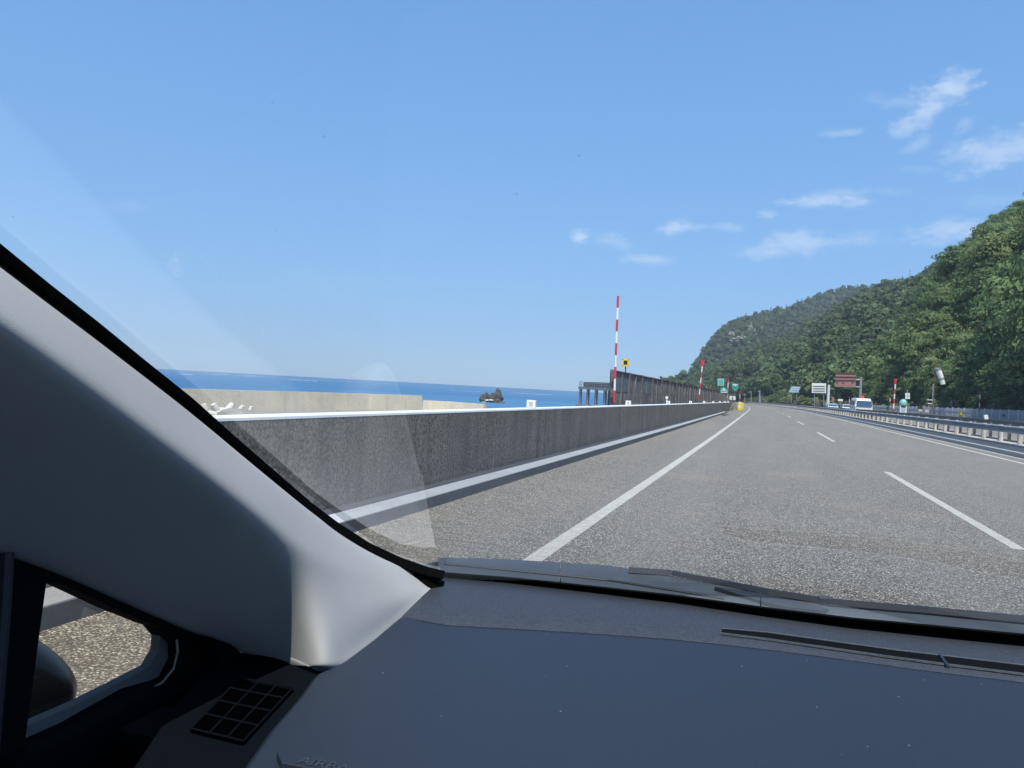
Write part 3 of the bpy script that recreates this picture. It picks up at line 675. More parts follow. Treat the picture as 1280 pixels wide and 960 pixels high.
# yellow lamp and little boxes near the fence
c = at(1200.5, 518, 76)
t = thing('hazard_lamp', 'round yellow lamp with a white box beside it at the foot of the slatted fence', 'lamp', c)
MB().tube([c+Vector((0, -.12, 0)), c+Vector((0, -.05, 0)), c+Vector((0, .15, 0))], [.14, .21, .18], 18).build('lamp_body', M['yellow'], t)
MB().tube([c+Vector((.02, -.16, .02)), c+Vector((.02, -.12, .02))], .09, 14).build('lens', M['yellow'], t)
MB().box(c+Vector((.38, 0, -.1)), (.3, .2, .22)).build('box', M['sign_white'], t, bevel=.02)
MB().tube([c+Vector((0, 0, -.3)), c+Vector((0, 0, -.8))], .05).build('foot', M['galv'], t)
c = at(1232.5, 521.5, 70)
t = thing('junction_box', 'small grey-white box leaning at the fence foot near the right edge', 'box', c)
MB().box(c, (.28, .2, .36), ry=R(-12)).build('body', M['sign_white'], t, bevel=.02)
MB().tube([c+Vector((0, 0, -.15)), c+Vector((0, 0, -.6))], .04).build('foot', M['galv'], t)
for k, px in enumerate((1150, 1158)):
    c = at(px, 513.3+k*.6, 96)
    t = thing('concrete_block', ('left', 'right')[k]+' one of two small concrete blocks on the low wall beneath the windsock', 'block', c)
    MB().box(c, (.45, .3, .28), rz=.2).build('body', M['concrete'], t, bevel=.04)

# big brown sign seen from behind on a cantilever pole
t = thing('gantry_sign', 'large reddish-brown sign back on a grey cantilever pole over the opposite carriageway', 'sign', at(1075, 512, 140))
YS_ = 140
MB().tube([at(1074.5, 512, YS_), at(1076.4, 471, YS_)], [.24, .19], 14).build('pole', M['galv'], t)
for (x0, y0_, x1, y1_) in ((1066, 474.6, 1077, 474.9), (1063, 483.8, 1076, 483.6)): MB().tube([at(x0, y0_, YS_), at(x1, y1_, YS_)], .1, 8).build('arm', M['galv'], t)
pn = MB().plate([at(x, y, YS_-.3) for x, y in ((1044.3, 465.6), (1070, 466), (1069.6, 484), (1044, 483.4))], (0, .12, 0)).build('panel', M['signback'], t)
for (x0, y0_, x1, y1_) in ((1044.2, 470.4, 1070, 471), (1044.2, 474.7, 1069.8, 475.2), (1044.2, 465.7, 1070, 466.5)):
    MB().plate([at(x, y, YS_-.42) for x, y in ((x0, y0_), (x1, y0_+.5), (x1, y1_+.5), (x0, y1_))], (0, .1, 0)).build('rib', M['signback_dark'], pn)
for x0 in (1046, 1053.4, 1065): MB().plate([at(x, y, YS_-.42) for x, y in ((x0, 475), (x0+1.6, 475), (x0+1.6, 478.4), (x0, 478.4))], (0, .1, 0)).build('rib', M['signback_dark'], pn)
t = thing('warning_beacon', 'red beacon box with a bright round lens above the minibus roof', 'beacon', at(1077, 498, 139))
MB().plate([at(x, y, 138.6) for x, y in ((1073, 494.5), (1080.5, 494.8), (1079.5, 500.5), (1075.5, 500))], (0, .3, 0)).build('housing', M['signback'], t)
c = at(1078.3, 496.6, 138.5); MB().tube([c, c+Vector((0, -.12, 0))], .28, 16).build('lens', M['red_lamp'], t)
MB().tube([at(1077, 512, 138.8), at(1077, 498, 138.8)], .07, 8).build('post', M['galv'], t)
# white board with rows of dark lines
t = thing('information_board', 'white board with rows of small dark lettering left of a pale post', 'sign', at(1024, 508, 170))
MB().plate([at(x, y, 170) for x, y in ((1015, 478.8), (1032.6, 479.2), (1032.4, 491.4), (1014.8, 491))], (0, .12, 0)).build('panel', M['sign_white'], t)
for k, y_ in enumerate((482.2, 485.2, 488.2)):
    MB().plate([at(x, yy_, 169.9) for x, yy_ in ((1016.4, y_), (1031.2, y_+.3), (1031.2, y_+.9), (1016.4, y_+.6))], (0, .05, 0)).build('lettering', M['sign_dark'], t)
for x in (1018, 1029.5): sign_post(at(x, 507, 170.3), at(x, 490, 170.3), M['galv'], t, .07)
t = thing('light_mast', 'pale thick post just right of the white lettered board', 'mast', at(1035, 508, 165))
MB().tube([at(1034.6, 508, 165), at(1036.2, 481, 165)], [.3, .24], 12).build('shaft', M['fence_post'], t)
t = thing('slanted_board', 'pale blue board in a slanted frame near the forest foot', 'sign', at(993, 505, 215))
MB().plate([at(x, y, 215) for x, y in ((989.5, 483), (1001, 483.3), (997.6, 490.8), (985.6, 490.4))], (0, .15, 0)).build('panel', M['skyblue'], t)
for y_ in (484.6, 486.8): MB().plate([at(x, yy_, 214.9) for x, yy_ in ((991, y_), (997.5, y_+.1), (997.2, y_+.8), (990.7, y_+.7))], (0, .05, 0)).build('lettering', M['sign_white'], t)
for x in (989, 996): sign_post(at(x, 504, 215.3), at(x, 489, 215.3), M['galv'], t, .08)
t = thing('small_sign', 'tiny white rectangular sign on a post between the white car and the minibus', 'sign', at(1050.6, 508, 150))
sign_post(at(1050.6, 509, 150), at(1050.6, 500, 150), M['galv'], t, .06)
MB().plate([at(x, y, 149.8) for x, y in ((1047.6, 498.8), (1053.6, 499), (1053.5, 501.4), (1047.5, 501.2))], (0, .05, 0)).build('panel', M['sign_white'], t)
t = thing('small_sign', 'small brownish sign back right of the pale mast', 'sign', at(1041.5, 508, 170))
sign_post(at(1041.6, 508, 170), at(1041.6, 498, 170), M['galv'], t, .06)
MB().plate([at(x, y, 169.8) for x, y in ((1039.6, 496.3), (1043, 496.4), (1043, 502), (1039.6, 501.9))], (0, .05, 0)).build('panel', M['signback'], t)
t = thing('small_sign', 'tiny pale sign low beside the road near the slanted board', 'sign', at(997, 507, 215))
sign_post(at(997, 508, 212), at(997, 503, 212), M['galv'], t, .06)
MB().plate([at(x, y, 211.8) for x, y in ((994.6, 502), (999.4, 502.1), (999.3, 503.9), (994.5, 503.8))], (0, .05, 0)).build('panel', M['sign_white'], t)

# ------------------------------------------------------------------ vehicles on the opposite carriageway
def lathe_wheel(t, x, y, z, r, w):
    wl = MB().tube([Vector((x-w/2, y, z)), Vector((x+w/2, y, z))], r, 18).build('wheel', M['tyre'], t)
    MB().tube([Vector((x-w/2-.01, y, z)), Vector((x+w/2+.01, y, z))], r*.6, 14).build('rim', M['galv'], wl)
def loft(sections):
    return MB().sweep(sections)
def minibus(loc, label):
    x, y, z = loc; t = thing('minibus', label, 'minibus', (x, y, 0)); W = 1.02
    def sec(yy, ztop, w, zb=.35, wt=None):
        wt = wt or w*.86
        return [Vector((x+a, y+yy, b)) for a, b in ((-w, zb), (-w, 1.15), (-w*.98, 1.35), (-wt, ztop-.18), (-wt*.9, ztop), (wt*.9, ztop), (wt, ztop-.18), (w*.98, 1.35), (w, 1.15), (w, zb))]
    MB().sweep([sec(0, 1.3, .9), sec(.05, 1.5, .98), sec(.5, 2.18, 1.0), sec(.9, 2.3, 1.02), sec(5.6, 2.33, 1.02), sec(6.1, 2.2, .98)]).build('body', M['car_white'], t, bevel=.03)
    q = lambda a, b, c: Vector((x+a, y+b, c))
    MB().plate([q(-.88, -.10, 1.3), q(.88, -.10, 1.3), q(.82, .07, 2.0), q(-.82, .07, 2.0)], (0, .30, 0)).build('windscreen', M['bus_glass'], t)
    for s in (-1, 1):
        MB().plate([q(s*1.01, .55, 1.42), q(s*1.01, 1.7, 1.42), q(s*.95, 1.7, 1.98), q(s*.95, .85, 1.98)], (s*.02, 0, 0)).build('side_window', M['car_glass'], t)
        for k in range(3): MB().plate([q(s*1.01, 1.9+k*1.25, 1.42), q(s*1.01, 3.0+k*1.25, 1.42), q(s*.95, 3.0+k*1.25, 1.98), q(s*.95, 1.9+k*1.25, 1.98)], (s*.02, 0, 0)).build('side_window', M['car_glass'], t)
        MB().box(q(s*.7, -.03, 1.0), (.3, .08, .2)).build('headlight', M['lamp'], t, bevel=.02)
        MB().box(q(s*1.16, .35, 1.65), (.14, .1, .34)).build('wing_mirror', M['black'], t, bevel=.02)
        for yy_ in (1.0, 4.8): lathe_wheel(t, x+s*.92, y+yy_, .36, .36, .22)
    MB().box(q(0, -.04, .5), (1.9, .12, .26)).build('bumper', M['car_white'], t, bevel=.03)
    MB().box(q(0, -.02, .85), (1.0, .05, .14)).build('grille', M['black'], t)
    MB().box(q(0, -.11, .55), (.33, .01, .16)).build('number_plate', M['yellow'], t)
    return t
w = at(1080.2, 505, 103); minibus((w.x, 103, 0), 'white minibus with a wide blue windscreen coming towards us')
def hatchback(loc, label, rz=0, front=True):
    x, y, _ = loc; t = thing('car', label, 'car', (x, y, 0), 'small white cars on the opposite carriageway')
    pr = [(0, .45, .8), (.02, .75, .82), (.9, .92, .83), (1.05, .98, .83), (1.8, 1.4, .66), (2.2, 1.48, .64), (3.4, 1.46, .64), (4.0, 1.05, .78), (4.15, .5, .8)]
    def sec(p): yy_, zt, w = p; return [Vector((x+a, y+yy_, b)) for a, b in ((-.84, .25), (-.85, .75 if zt > .75 else zt*.9), (-w, zt-.04), (-w*.85, zt), (w*.85, zt), (w, zt-.04), (.85, .75 if zt > .75 else zt*.9), (.84, .25))]
    MB().sweep([sec(p) for p in pr]).build('body', M['car_white'], t, bevel=.02)
    q = lambda a, b, c: Vector((x+a, y+b, c))
    MB().plate([q(-.74, 1.12, 1.0), q(.74, 1.12, 1.0), q(.6, 1.78, 1.38), q(-.6, 1.78, 1.38)], (0, .0, .02)).build('windscreen', M['car_glass'], t)
    for s in (-1, 1):
        MB().plate([q(s*.845, 1.25, .96), q(s*.845, 3.6, .96), q(s*.69, 3.2, 1.38), q(s*.69, 1.85, 1.38)], (s*.012, 0, .0)).build('side_window', M['car_glass'], t)
        MB().box(q(s*.62, -.01, .66), (.34, .06, .14)).build('headlight', M['lamp'], t)
        for yy_ in (.8, 3.3): lathe_wheel(t, x+s*.76, y+yy_, .3, .3, .18)
    MB().box(q(0, -.02, .42), (.34, .02, .16)).build('number_plate', M['sign_white'], t)
    return t
w = at(1042.5, 505, 138); hatchback((w.x, 138, 0), 'white car ahead of the minibus, between the pale mast and the small white sign')
w = at(1009.5, 505, 192); hatchback((w.x, 192, 0), 'distant white car near the slanted pale blue board')
w = at(1061.5, 505, 128); hatchback((w.x, 128, 0), 'partly hidden white car just left of the minibus')

# ------------------------------------------------------------------ seawall, tetrapods, islet, foam
def seawall():
    t = thing('seawall', 'long cream concrete seawall below the road with a lower far end', 'seawall', (-60, 200, -8))
    top = [(60, 478.3, -2.9), (225, 486, -2.9), (300, 487.8, -2.9), (380, 489.9, -2.9), (460, 492.2, -2.9), (528, 494.6, -2.9)]
    pts = [on_z(px, py, z) for px, py, z in top]
    for i in range(len(pts)-1):
        a, b = pts[i], pts[i+1]; d = (b-a).normalized(); n = Vector((-d.y, d.x, 0)); n = n if n.x < 0 else -n
        nn = 3 if i else 4
        for k in range(nn):
            p, q = a.lerp(b, k/nn), a.lerp(b, (k+1)/nn-.006)
            bt = Vector((0, 0, -7)); slope = -n*1.1
            MB().hexa([p+bt+slope, q+bt+slope, q+bt+n*3, p+bt+n*3], [p, q, q+n*1.2, p+n*1.2]).build('wall_panel', M['seawall'], t)
    ps = [on_z(px, py, -4.0) for px, py in ((529, 500.2), (570, 502.4), (608, 505))]
    for i in range(2):
        a, b = ps[i], ps[i+1]; d = (b-a).normalized(); n = Vector((-d.y, d.x, 0)); n = n if n.x < 0 else -n
        MB().hexa([a+Vector((0, 0, -5))-n*.8, b+Vector((0, 0, -5))-n*.8, b+Vector((0, 0, -5))+n*2, a+Vector((0, 0, -5))+n*2], [a, b-d*.02, b-d*.02+n*1, a+n*1]).build('low_wall_panel', M['seawall'], t)
seawall()
def tetrapod(loc, s, rot, label):
    t = tag(empty('tetrapod', loc), label, 'tetrapod', 'tetrapods on the beach behind the parapet')
    mb = MB(); dirs = [Vector((0, 0, 1)), Vector((.943, 0, -.333)), Vector((-.471, .816, -.333)), Vector((-.471, -.816, -.333))]
    from mathutils import Euler
    E_ = Euler(rot).to_matrix(); c = Vector(loc)
    for d in dirs:
        d = E_@d; mb.tube([c, c+d*s*.5, c+d*s], [s*.42, s*.36, s*.26], 10)
    mb.build('body', M['tetra'], t, bevel=0)
rt = random.Random(5)
for i, (px, py, lab) in enumerate(((258, 517, 'leftmost pale tetrapod behind the parapet, beside the pillar edge'), (272, 515.5, 'large white tetrapod, second from the pillar edge, below the seawall'), (284, 514.5, 'middle white tetrapod of the five poking up behind the parapet'),
                                   (299, 514.6, 'fourth white tetrapod from the pillar edge below the seawall'), (312, 515.5, 'rightmost small tetrapod just showing above the parapet'))):
    tetrapod(at(px, py, 62+i*2), 1.0-.08*i*(i > 2), (rt.uniform(-.6, .6), rt.uniform(-.6, .6), rt.uniform(0, 6)), lab)
    c = at(px, py, 62+i*2)
# rubble mound under the tetrapods
def displaced_blob(c, r, seed, amp=.35, sub=4, name='rock', mat=None, parent=None, freq=1.2):
    bm = bmesh.new(); bmesh.ops.create_icosphere(bm, subdivisions=sub, radius=1)
    for v in bm.verts:
        n = mnoise.fractal(v.co*freq+Vector((seed*3.1, seed, 0)), 1, 2, 5)
        v.co = v.co*(1+amp*n)
        v.co = Vector((v.co.x*r[0], v.co.y*r[1], v.co.z*r[2]))+Vector(c)
    mb = MB(); mb.v = [tuple(v.co) for v in bm.verts]; mb.f = [tuple(v.index for v in f.verts) for f in bm.faces]; mb.mi = [0]*len(mb.f); bm.free()
    return mb.build(name, mat, parent, recalc=False)
tag(displaced_blob(at(280, 530, 66), (8, 6, 1.6), 4, .4, 4, 'rubble', M['shore']), kind='stuff')
c = on_z(615, 503, -8)
t = thing('rock_islet', 'small rocky islet with two shrubby peaks in the sea beyond the seawall', 'islet', c)
def ip(px, py): return at(px, py, c.y)
for px, py, r, sd_ in ((606.5, 499, (3.2, 3, 3.8), 2), (620.5, 498, (3.6, 3, 4.6), 5), (623.5, 495, (1.6, 1.8, 3.6), 9), (613, 501.5, (4.5, 3, 1.3), 7), (616, 503, (7, 4, 1.0), 3)):
    displaced_blob(ip(px, py), r, sd_, .5, 4, 'rock', M['islet'], t, 1.5)
for px, py, w_ in ((612, 500.4, 1.5), (616.5, 500.2, 1.8), (608, 503.2, 3)):
    displaced_blob(ip(px, py)+Vector((0, -4.2, 0)), (w_, .8, .45), 1, .4, 3, 'surf', M['tetra'], t)
fm = MB()
for px0, px1, py0, py1 in ((252, 285, 466.4, 468.0), (290, 345, 468.6, 471.5), (225, 240, 467.4, 468), (360, 398, 474.2, 476.2), (560, 600, 487.5, 489.6), (640, 690, 491, 493.6)):
    n_ = 14
    for k in range(n_):
        if rt.random() < .25: continue
        x0 = px0+(px1-px0)*k/n_; yy_ = py0+(py1-py0)*k/n_+rt.uniform(-.15, .15); w_ = (px1-px0)/n_*rt.uniform(.7, 1.6); th = rt.uniform(.15, .6) if px0 < 500 else .25
        fm.add([on_z(x0, yy_, -7.9), on_z(x0+w_, yy_+w_*.054, -7.9), on_z(x0+w_, yy_+w_*.054+th, -7.9), on_z(x0, yy_+th, -7.9)], [(0, 1, 2, 3)])
tag(fm.build('foam', material('sea_foam', (.42, .52, .62), .8), recalc=False), kind='stuff')

# ------------------------------------------------------------------ hills and forest
def interp_cols(cols, n):
    a = np.array(cols, float); t = np.linspace(0, len(a)-1, n); out = np.stack([np.interp(t, np.arange(len(a)), a[:, k]) for k in range(a.shape[1])], 1)
    for _ in range(2): out[1:-1] = (out[:-2]+2*out[1:-1]+out[2:])/4
    return out
def hill(name, cols, nu, nv, drop, bulge, amp, nfreq, back=120):
    """surface between foot points (pixel column, distance) on the ground and crest points (pixel, distance)"""
    c = interp_cols(cols, nu); G = np.zeros((nv, nu, 3))
    for i, (pb, Yb, pt, py, Yt) in enumerate(c):
        b = at(pb, 505, Yb); b = Vector((b.x, b.y, -.1)); t = at(pt, py, Yt); t.z -= drop
        for j in range(nv):
            v = j/(nv-3) if j < nv-2 else 1
            p = b.lerp(t, v); p.z = b.z+(t.z-b.z)*(v**bulge)
            if j < nv-2 and v > 0:
                k = math.sin(math.pi*min(1, v))
                p.z += amp*k*mnoise.fractal(Vector((p.x, p.y, 0))*nfreq, 1, 2, 4)
            if j == nv-2: p = p+Vector((p.x, p.y, 0)).normalized()*back*.3+Vector((0, 0, -back*.05))
            if j == nv-1: p = p+Vector((p.x, p.y, 0)).normalized()*back*2; p.z = -2
            G[j, i] = p
    vs = [tuple(x) for x in G.reshape(-1, 3)]
    fs = [(j*nu+i, j*nu+i+1, (j+1)*nu+i+1, (j+1)*nu+i) for j in range(nv-1) for i in range(nu-1)]
    mb = MB(); mb.add(vs, fs); o = S(mb.build(name, M['hill'], recalc=False)); return G
def scatter(G, spacing, jitter=.5, vmax_rows=2):
    """points spread evenly over the surface grid"""
    nv, nu, _ = G.shape; pts = []
    A = G[:nv-vmax_rows+0]
    for j in range(nv-1-vmax_rows+1):
        for i in range(nu-1):
            p00, p10, p01, p11 = G[j, i], G[j, i+1], G[j+1, i], G[j+1, i+1]
            area = .5*np.linalg.norm(np.cross(p10-p00, p01-p00))+.5*np.linalg.norm(np.cross(p11-p10, p11-p01))
            # thinned by the horizontal share of the slope
            k = area/(spacing*spacing); n = int(k)+(RNG.random() < k-int(k))
            for _ in range(n):
                u, v = RNG.random(2); pts.append((p00*(1-u)+p10*u)*(1-v)+(p01*(1-u)+p11*u)*v)
    return np.array(pts)
near_cols = [(1078, 212, 1082, 492, 232), (1090, 196, 1096, 462, 262), (1105, 178, 1118, 440, 320), (1122, 160, 1142, 404, 380), (1142, 145, 1163, 356, 430), (1168, 130, 1180, 335, 420), (1195, 117, 1205, 311, 400), (1222, 105, 1236, 287, 375),
             (1250, 97, 1260, 265, 350), (1280, 90, 1290, 247, 325), (1330, 80, 1345, 215, 285), (1400, 68, 1420, 175, 235), (1500, 55, 1530, 140, 190), (1620, 45, 1650, 60, 150)]
mid_cols = [(826, 800, 820, 482, 830), (840, 740, 833, 474, 800), (862, 640, 852, 469, 790), (885, 560, 870, 468, 800), (905, 500, 900, 459, 830), (928, 440, 930, 448, 860), (950, 380, 960, 436, 880), (975, 330, 1000, 418, 900), (1000, 290, 1040, 398, 930), (1028, 262, 1080, 374, 960), (1055, 238, 1115, 357, 990), (1085, 224, 1150, 349, 1020), (1130, 214, 1200, 322, 1040)]
far_cols = [(838, 900, 846, 488, 1000), (845, 960, 858, 470, 1060), (855, 980, 868, 456, 1120), (865, 1000, 880, 437, 1180), (880, 1010, 893, 420, 1240), (895, 1020, 906, 407, 1290), (910, 1030, 926, 394, 1330), (935, 1040, 955, 389, 1360), (960, 1050, 982, 385, 1400), (985, 1050, 1001, 376, 1440),
            (1010, 1050, 1040, 361, 1500), (1040, 1050, 1062, 358, 1520), (1070, 1050, 1090, 357, 1560), (1100, 1050, 1118, 351, 1600), (1130, 1050, 1145, 345.5, 1620), (1160, 1050, 1175, 345, 1620), (1200, 1050, 1215, 340, 1620)]
G_near = hill('near_hill', near_cols, 60, 50, 11.0, .92, 9, .018, 60)
G_mid = hill('middle_hill', mid_cols, 70, 50, 7.5, .95, 22, .007, 160)
G_far = hill('far_hill', far_cols, 70, 44, 8.0, .8, 34, .0045, 260)

def crown_mesh(name, seed, Rr, H, base, nclump, nleaf, leaf, mat, conifer=False, core=True):
    """leaf-sized faces on clumps spread through the crown, round a lumpy inner mass"""
    r = np.random.default_rng(seed); V = []; F = []
    cl = []
    for k in range(nclump):
        if conifer:
            z = r.random()**.8; a = r.random()*2*math.pi; rad = Rr*(1-z)*(.35+.65*r.random()); cl.append((rad*math.cos(a), rad*math.sin(a), base+z*(H-base), .9*(1-z)+.35))
        else:
            d = r.normal(size=3); d[2] = abs(d[2])*1.05-.30; d /= np.linalg.norm(d); q = .62+.38*r.random()
            lob = 1+.22*math.sin(3*math.atan2(d[1], d[0])+seed)+.12*math.sin(5*math.atan2(d[1], d[0])+2*seed)
            cl.append((d[0]*Rr*q*lob*.82, d[1]*Rr*q*lob*.82, base+(H-base)*(.40+.50*d[2]*q), Rr*r.uniform(.22, .42)))
    for (cx, cy, cz, cr) in cl:
        d = r.normal(size=(nleaf, 3)); d[:, 2] = np.abs(d[:, 2])*1.0-.25*r.random(nleaf); d /= np.linalg.norm(d, axis=1)[:, None]
        p = np.array([cx, cy, cz])+d*np.array([cr*1.15, cr*1.15, cr*.62])*(r.random((nleaf, 1))**.35)
        nrm = d*np.array([.9, .9, 1.15])+r.normal(size=(nleaf, 3))*.22; nrm /= np.linalg.norm(nrm, axis=1)[:, None]
        t = np.cross(nrm, r.normal(size=(nleaf, 3))); t /= np.linalg.norm(t, axis=1)[:, None]; b = np.cross(nrm, t)
        s = leaf*r.uniform(.6, 1.3, (nleaf, 1))
        q = np.stack([p-t*s, p-b*s*.6+nrm*s*.1, p+t*s, p+b*s*.6+nrm*s*.1], 1)
        b0 = len(V)*4; V.append(q.reshape(-1, 3))
    V = np.concatenate(V); nq = len(V)//4
    verts = [tuple(v) for v in V]; faces = [(4*i, 4*i+1, 4*i+2, 4*i+3) for i in range(nq)]
    if core:
        bm = bmesh.new(); bmesh.ops.create_icosphere(bm, subdivisions=2, radius=1); b0 = len(verts)
        for v in bm.verts:
            n = mnoise.fractal(v.co*1.7+Vector((seed, 0, 0)), 1, 2, 3)
            w = v.co*(1+.5*n)
            k = (1-.55*max(0, w.z)) if conifer else 1
            verts.append((w.x*Rr*.55*k, w.y*Rr*.55*k, base+(H-base)*(.42+.36*w.z)))
        faces += [tuple(b0+v.index for v in f.verts) for f in bm.faces]; bm.free()
    me = bpy.data.meshes.new(name); me.from_pydata(verts, [], faces); me.materials.append(mat); me.update(); return me
def trunk_mesh(name, seed, H, base, Rr):
    r = random.Random(seed); mb = MB()
    pts = [(0, 0, -1.2), (r.uniform(-.1, .1), r.uniform(-.1, .1), base*.6), (r.uniform(-.3, .3), r.uniform(-.3, .3), base*1.1), (r.uniform(-.5, .5), r.uniform(-.5, .5), H*.7)]
    mb.tube(pts, [.32, .25, .2, .07], 7)
    for k in range(6):
        a = k*1.05+r.uniform(-.3, .3); z0 = base*r.uniform(.75, 1.25); q = Rr*r.uniform(.5, .75)
        mb.tube([(0, 0, z0), (q*.5*math.cos(a), q*.5*math.sin(a), z0+(H-base)*.22), (q*math.cos(a), q*math.sin(a), z0+(H-base)*.36)], [.13, .08, .03], 5)
    me = bpy.data.meshes.new(name); me.from_pydata(mb.v, [], mb.f); me.materials.append(M['bark']); me.update(); return me
protos = []
for k in range(6):
    Rr, H, base = [(4.6, 10.5, 3.0), (5.4, 11.5, 3.4), (3.9, 11.0, 3.2), (4.8, 9.0, 2.4), (3.4, 12.0, 3.0), (5.0, 10.0, 2.6)][k]
    protos.append((crown_mesh('crown', 20+k, Rr, H, base, 46, 120, .22, M['leaf']), trunk_mesh('trunk', 20+k, H, base, Rr), Rr, H))
pts_near = scatter(G_near, 6.9, vmax_rows=2)
# a dense row of crowns right behind the fence
row = []
for px in np.arange(1095, 1420, 6.5):
    base_Y = np.interp(px, [c[0] for c in near_cols], [c[1] for c in near_cols])
    p = at(px, 505, base_Y*RNG.uniform(.93, 1.02)); row.append((p.x, p.y, -.2))
for yy in np.arange(58, 205, 4.6):
    w = road_pt(yy, 26+RNG.random()*2.5); row.append((w.x, w.y, -.6))
pts_near = np.concatenate([np.array(row), pts_near])
NROW = len(row)
dist = np.linalg.norm(pts_near[:, :2], axis=1)
def pix(p):
    d = Vector(p)-EYE; return d.dot(rx), d.dot(ry), -d.dot(rz)
inview = np.array([(lambda q: q[2] > 1 and -700 < q[0]/q[2]*F_PX < 660)(pix(p)) for p in pts_near])
order = np.argsort(np.where(inview, dist, dist+5000))
N_IND = 280
GROUP = 'broadleaf trees on the nearest wooded slope'
rt = random.Random(9)
special = {}
spec_px = [(1085, 480, 'dense green tree at the forest foot directly behind the brown sign and the minibus'), (1150, 470, 'low spreading tree at the forest foot just left of the windsock'), (1189, 480, 'bushy yellow-green tree right behind the windsock pole'),
           (1225, 470, 'rounded tree above the thin red and white pole at the fence'), (1262, 470, 'light green spreading tree at the right edge above the fence')]
ind = order[:N_IND]
for sp in spec_px:
    best = min((i for i in ind if i not in special), key=lambda i: abs(pix(pts_near[i])[0]/pix(pts_near[i])[2]*F_PX+640-sp[0])+dist[i]*.3)
    special[best] = sp[2]
for i in ind:
    k = rt.randrange(6); cm, tm, Rr, H = protos[k]; p = pts_near[i]; s = rt.uniform(.6, 1.32) if i >= NROW else rt.uniform(.45, .85)
    t = empty('broadleaf_tree', (p[0], p[1], p[2]), rt.uniform(0, 6.28)); t.scale = (s, s, s*rt.uniform(.85, 1.15))
    tag(t, special.get(i, 'green broadleaf tree in the unbroken wood on the nearest slope, right of the bend'), 'tree', GROUP)
    for nm, me in (('crown', cm), ('trunk', tm)):
        o = bpy.data.objects.new(nm, me); COL.objects.link(o); o.parent = t
def instancer(name, pts, coll, smin, smax, seed):
    me = bpy.data.meshes.new(name); me.from_pydata([tuple(p) for p in pts], [], []); me.update()
    r = np.random.default_rng(seed)
    a = me.attributes.new('tree_scale', 'FLOAT_VECTOR', 'POINT'); s = r.uniform(smin, smax, len(pts)); a.data.foreach_set('vector', np.stack([s, s, s*r.uniform(.85, 1.25, len(pts))], 1).astype(np.float32).ravel())
    a = me.attributes.new('tree_turn', 'FLOAT', 'POINT'); a.data.foreach_set('value', r.uniform(0, 6.28, len(pts)).astype(np.float32))
    o = bpy.data.objects.new(name, me); COL.objects.link(o)
    g = bpy.data.node_groups.new(name, 'GeometryNodeTree'); g.interface.new_socket('Geometry', in_out='INPUT', socket_type='NodeSocketGeometry'); g.interface.new_socket('Geometry', in_out='OUTPUT', socket_type='NodeSocketGeometry')
    N, Lk = g.nodes, g.links; gi = N.new('NodeGroupInput'); go = N.new('NodeGroupOutput')
    ci = N.new('GeometryNodeCollectionInfo'); ci.inputs['Collection'].default_value = coll; ci.inputs['Separate Children'].default_value = True; ci.inputs['Reset Children'].default_value = True
    ip = N.new('GeometryNodeInstanceOnPoints'); ip.inputs['Pick Instance'].default_value = True
    m2p = N.new('GeometryNodeMeshToPoints')
    sa = N.new('GeometryNodeInputNamedAttribute'); sa.data_type = 'FLOAT_VECTOR'; sa.inputs['Name'].default_value = 'tree_scale'
    ra = N.new('GeometryNodeInputNamedAttribute'); ra.data_type = 'FLOAT'; ra.inputs['Name'].default_value = 'tree_turn'
    cx = N.new('ShaderNodeCombineXYZ'); Lk.new(ra.outputs['Attribute'], cx.inputs['Z'])
    Lk.new(gi.outputs[0], m2p.inputs['Mesh']); Lk.new(m2p.outputs[0], ip.inputs['Points']); Lk.new(ci.outputs[0], ip.inputs['Instance'])
    Lk.new(sa.outputs['Attribute'], ip.inputs['Scale']); Lk.new(cx.outputs[0], ip.inputs['Rotation']); Lk.new(ip.outputs[0], go.inputs[0])
    md = o.modifiers.new('forest', 'NODES'); md.node_group = g
    return tag(o, kind='stuff')
def proto_coll(name, meshes):
    c = bpy.data.collections.new(name)
    for me in meshes: c.objects.link(bpy.data.objects.new(name, me))
    return c
cn = proto_coll('wood_near', [p[0] for p in protos])
cf = proto_coll('wood_far', [crown_mesh('far_crown', 50+k, R_, H_, 1.0, 16, 26, .55, M['leaf_far']) for k, (R_, H_) in enumerate(((4.4, 8), (3.8, 9), (5.0, 8.5), (3.2, 8)))]
                + [crown_mesh('far_crown', 70+k, R_, H_, 1.0, 16, 26, .55, M['leaf_far']) for k, (R_, H_) in enumerate(((4.0, 7), (3.4, 8), (4.6, 9)))]+[crown_mesh('cedar_crown', 60, 2.8, 9, .8, 26, 18, .5, M['leaf_far'], conifer=True)])
instancer('near_forest', pts_near[order[N_IND:]], cn, .6, 1.32, 1)
pm_ = scatter(G_mid, 7.2); instancer('middle_forest', pm_, cf, .75, 1.55, 2)
rock_px = [(909, 409, 5, 7, 12), (914, 420, 4, 6, -8), (933, 405, 3.5, 6, 10), (938, 413, 3, 9, 14), (927, 424, 7, 4, 0), (917, 426, 5, 4, 30), (943, 417, 2.4, 6, 6)]
pf_ = scatter(G_far, 8.4)
keep = []
scr = []
for p in pf_:
    q = pix(p); sx, sy = 640+q[0]/q[2]*F_PX, 480-q[1]/q[2]*F_PX
    keep.append(not any(abs(sx-a) < w*.6 and abs(sy-b) < h*.55 for a, b, w, h, _ in rock_px))
instancer('far_forest', pf_[np.array(keep)], cf, .85, 1.5, 3)
